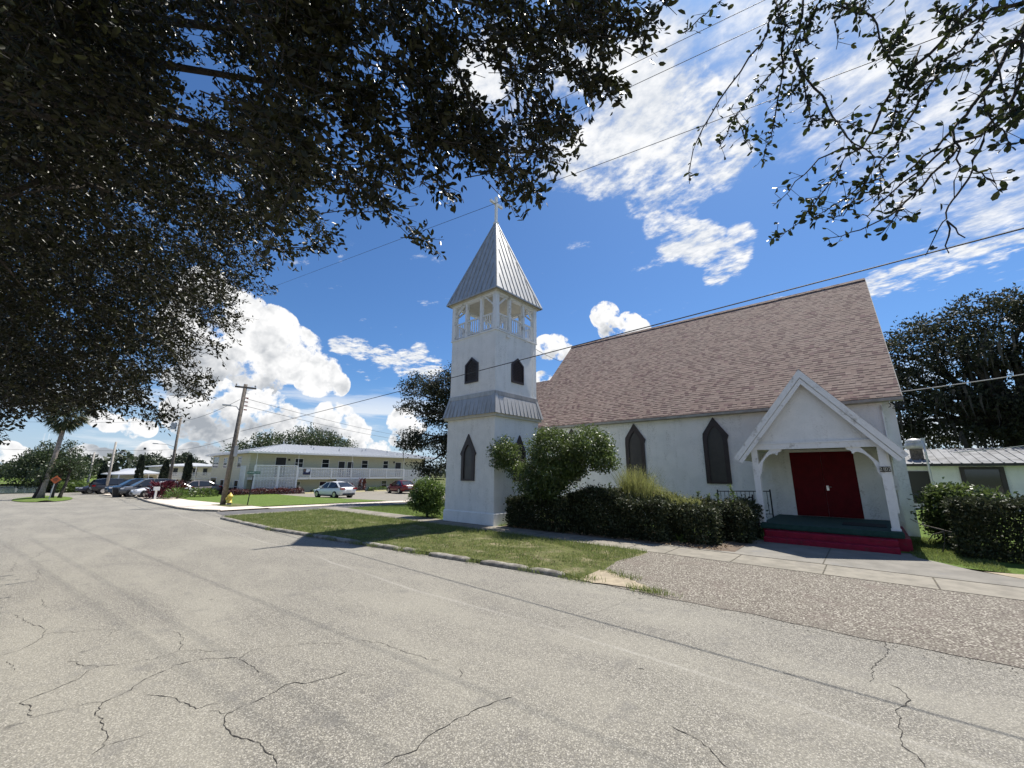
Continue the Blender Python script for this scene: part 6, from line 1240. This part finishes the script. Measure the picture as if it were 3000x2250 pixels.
for k, (p, q, s, l) in enumerate((((-61.1, 10.2, 4.55), (-90, -9, 5.2), .35, 'dark line from the transformer pole across the lake sky'), ((-61.1, 10.2, 4.5), (-31.6, 8.3, 4.3), .2, 'cable between the hydrant pole and the transformer pole'), ((-61.1, 10.2, 7.9), (-31.5, 8.2, 6.8), .3, 'upper wire between the hydrant pole and the transformer pole'), ((-61.1, 10.2, 8.0), (-95, -8, 9.2), .4, 'upper wire running left from the transformer pole'), ((-31.45, 8.6, 6.9), (-58, 46, 7.8), .5, 'upper wire running behind the apartment roof'), ((-31.45, 8.6, 6.4), (-58, 46, 7.2), .5, 'lower wire running behind the apartment roof'))):
    span('power_line', l, p, q, s, .014)
tag(MB().box(-64.6, -64.2, 7.85, 8.05, 4.55, 4.8).build('line_splice_box', M['wire']), 'small black box hanging on the dark power line', 'splice box')
bn_ = thing('wheeled_bin', 'black wheeled rubbish bin at the roadside left of the parked cars', 'bin', (-55.9, 5.45, -.42)); b = MB(); b.prism([(-56.15, 5.2, -.40), (-55.65, 5.2, -.40), (-55.65, 5.75, -.40), (-56.15, 5.75, -.40)], (0, 0, .02)); b.v = []; b.f = []
i = 0; b.v += [(-56.1, 5.22, -.40), (-55.7, 5.22, -.40), (-55.7, 5.72, -.40), (-56.1, 5.72, -.40), (-56.2, 5.12, .42), (-55.6, 5.12, .42), (-55.6, 5.8, .42), (-56.2, 5.8, .42)]; b.f += [(3,2,1,0),(4,5,6,7),(0,1,5,4),(1,2,6,5),(2,3,7,6),(3,0,4,7)]
b.build('tub', M['black_plastic'], bn_); b = MB(); b.prism([(-56.24, 5.08, .425), (-55.56, 5.08, .425), (-55.56, 5.86, .50), (-56.24, 5.86, .50)], (0, 0, .05)); b.build('lid', M['black_plastic'], bn_)
for x in (-56.15, -55.65): MB().tube([(x-.03, 5.76, -.30), (x+.03, 5.76, -.30)], .12, 12).build('wheel', M['tyre'], bn_)
mx = thing('mailbox', 'white mailbox post in front of the crimson plants', 'mailbox', (-47.45, 7.15, -.38)); MB().box(-47.52, -47.38, 7.08, 7.22, -.45, .40).build('post', M['apt_trim'], mx); b = MB(); b.box(-47.65, -47.25, 6.95, 7.35, .402, .70); b.build('box', M['apt_trim'], mx)
os_ = thing('road_sign', 'orange diamond road work sign on the grass island by the palm', 'road sign', (-52, 1.1, -.30)); MB().tube([(-52, 1.06, -.35), (-52, 1.15, 1.0)], .035, 6).build('post', M['grey_metal'], os_)
c_ = np.array([-51.93, 1.18, 1.32]); pv = unit(np.array([1., -.45, .05])); ph = unit(np.cross([0, 0, 1], pv)); pu = np.cross(pv, ph)
bl = MB().prism([c_-ph*.34, c_-pu*.34, c_+ph*.34, c_+pu*.34], pv*.02).build('panel', M['sign_orange'], os_)
b = MB()
for o, w in ((.10, .22), (.0, .34), (-.10, .22)): b.prism([c_+pv*.024-ph*w/2+pu*(o-.025), c_+pv*.024+ph*w/2+pu*(o-.025), c_+pv*.024+ph*w/2+pu*(o+.025), c_+pv*.024-ph*w/2+pu*(o+.025)], pv*.004)
g = b.build('lettering', M['number_plate']); g.parent = bl; g.location = Vector(g.location)-Vector(os_.location)
# ---------------------------------------------------------------- hall to the right
hl = thing('hall', 'low white hall with ribbed metal roof behind the clipped hedge', 'building', (9, 41, 0))
MB().box(1.6, 22, 37.2, 46, -.1, 2.62).build('wall', M['stucco'], hl)
b = MB(); b.prism([(1.0, 36.7, 2.66), (22.6, 36.7, 2.66), (22.6, 41.6, 3.75), (1.0, 41.6, 3.75)], (0, 0, -.05)); b.prism([(1.0, 46.5, 2.66), (22.6, 46.5, 2.66), (22.6, 41.6, 3.75), (1.0, 41.6, 3.75)], (0, 0, -.05))
for x in np.arange(1.1, 22.6, .42): b.beam((x, 36.7, 2.675), (x, 41.6, 3.765), .07, .07)
b.build('roof', M['roof_hall'], hl); MB().box(1.0, 22.6, 36.66, 36.70, 2.50, 2.66).build('fascia', M['dark_door'], hl)
b = MB(); ring(b, [(4.35, .75), (6.15, .75), (6.15, 2.45), (4.35, 2.45)], [(4.55, .95), (5.95, .95), (5.95, 2.3), (4.55, 2.3)], (5.2, 1.6), lambda a, z, d: (a, 37.2-d, z), 0, .08, .01); w_ = b.build('window', M['brown'], hl); g = MB().poly([(4.55, 37.185, .95), (5.95, 37.185, .95), (5.95, 37.185, 2.3), (4.55, 37.185, 2.3)]).build('pane', M['glass']); g.parent = w_; g.location = Vector(g.location)-Vector(hl.location)
b = MB(); b.box(2.0, 3.0, 37.1, 37.195, .2, 2.2); b.build('dark_opening', M['dark_door'], hl)
fn_ = thing('exhaust_fan', 'domed metal exhaust fan on a square duct on the hall roof', 'exhaust fan', (2.7, 38.2, 3.0)); MB().box(2.4, 3.0, 37.9, 38.5, 2.85, 3.62).build('duct', M['bark_pale'], fn_); MB().lathe([(.30, 0), (.48, .05), (.52, .12), (.52, .38), (.45, .42), (.47, .46), (.42, .58), (.28, .70), (.0, .74)], (2.7, 38.2, 3.62), 18).build('dome', M['galv'], fn_, smooth=True); MB().box(3.02, 3.22, 38.0, 38.3, 4.0, 4.35).build('motor_box', M['grey_metal'], fn_)
tag(MB().tube([(3.0, 36.5, 0), (3.0, 36.5, 3.4), (3.0, 36.9, 4.1)], .06, 8).build('vent_pipe', M['grey_metal']), 'grey pipe rising up the hall wall beside the exhaust fan', 'pipe')
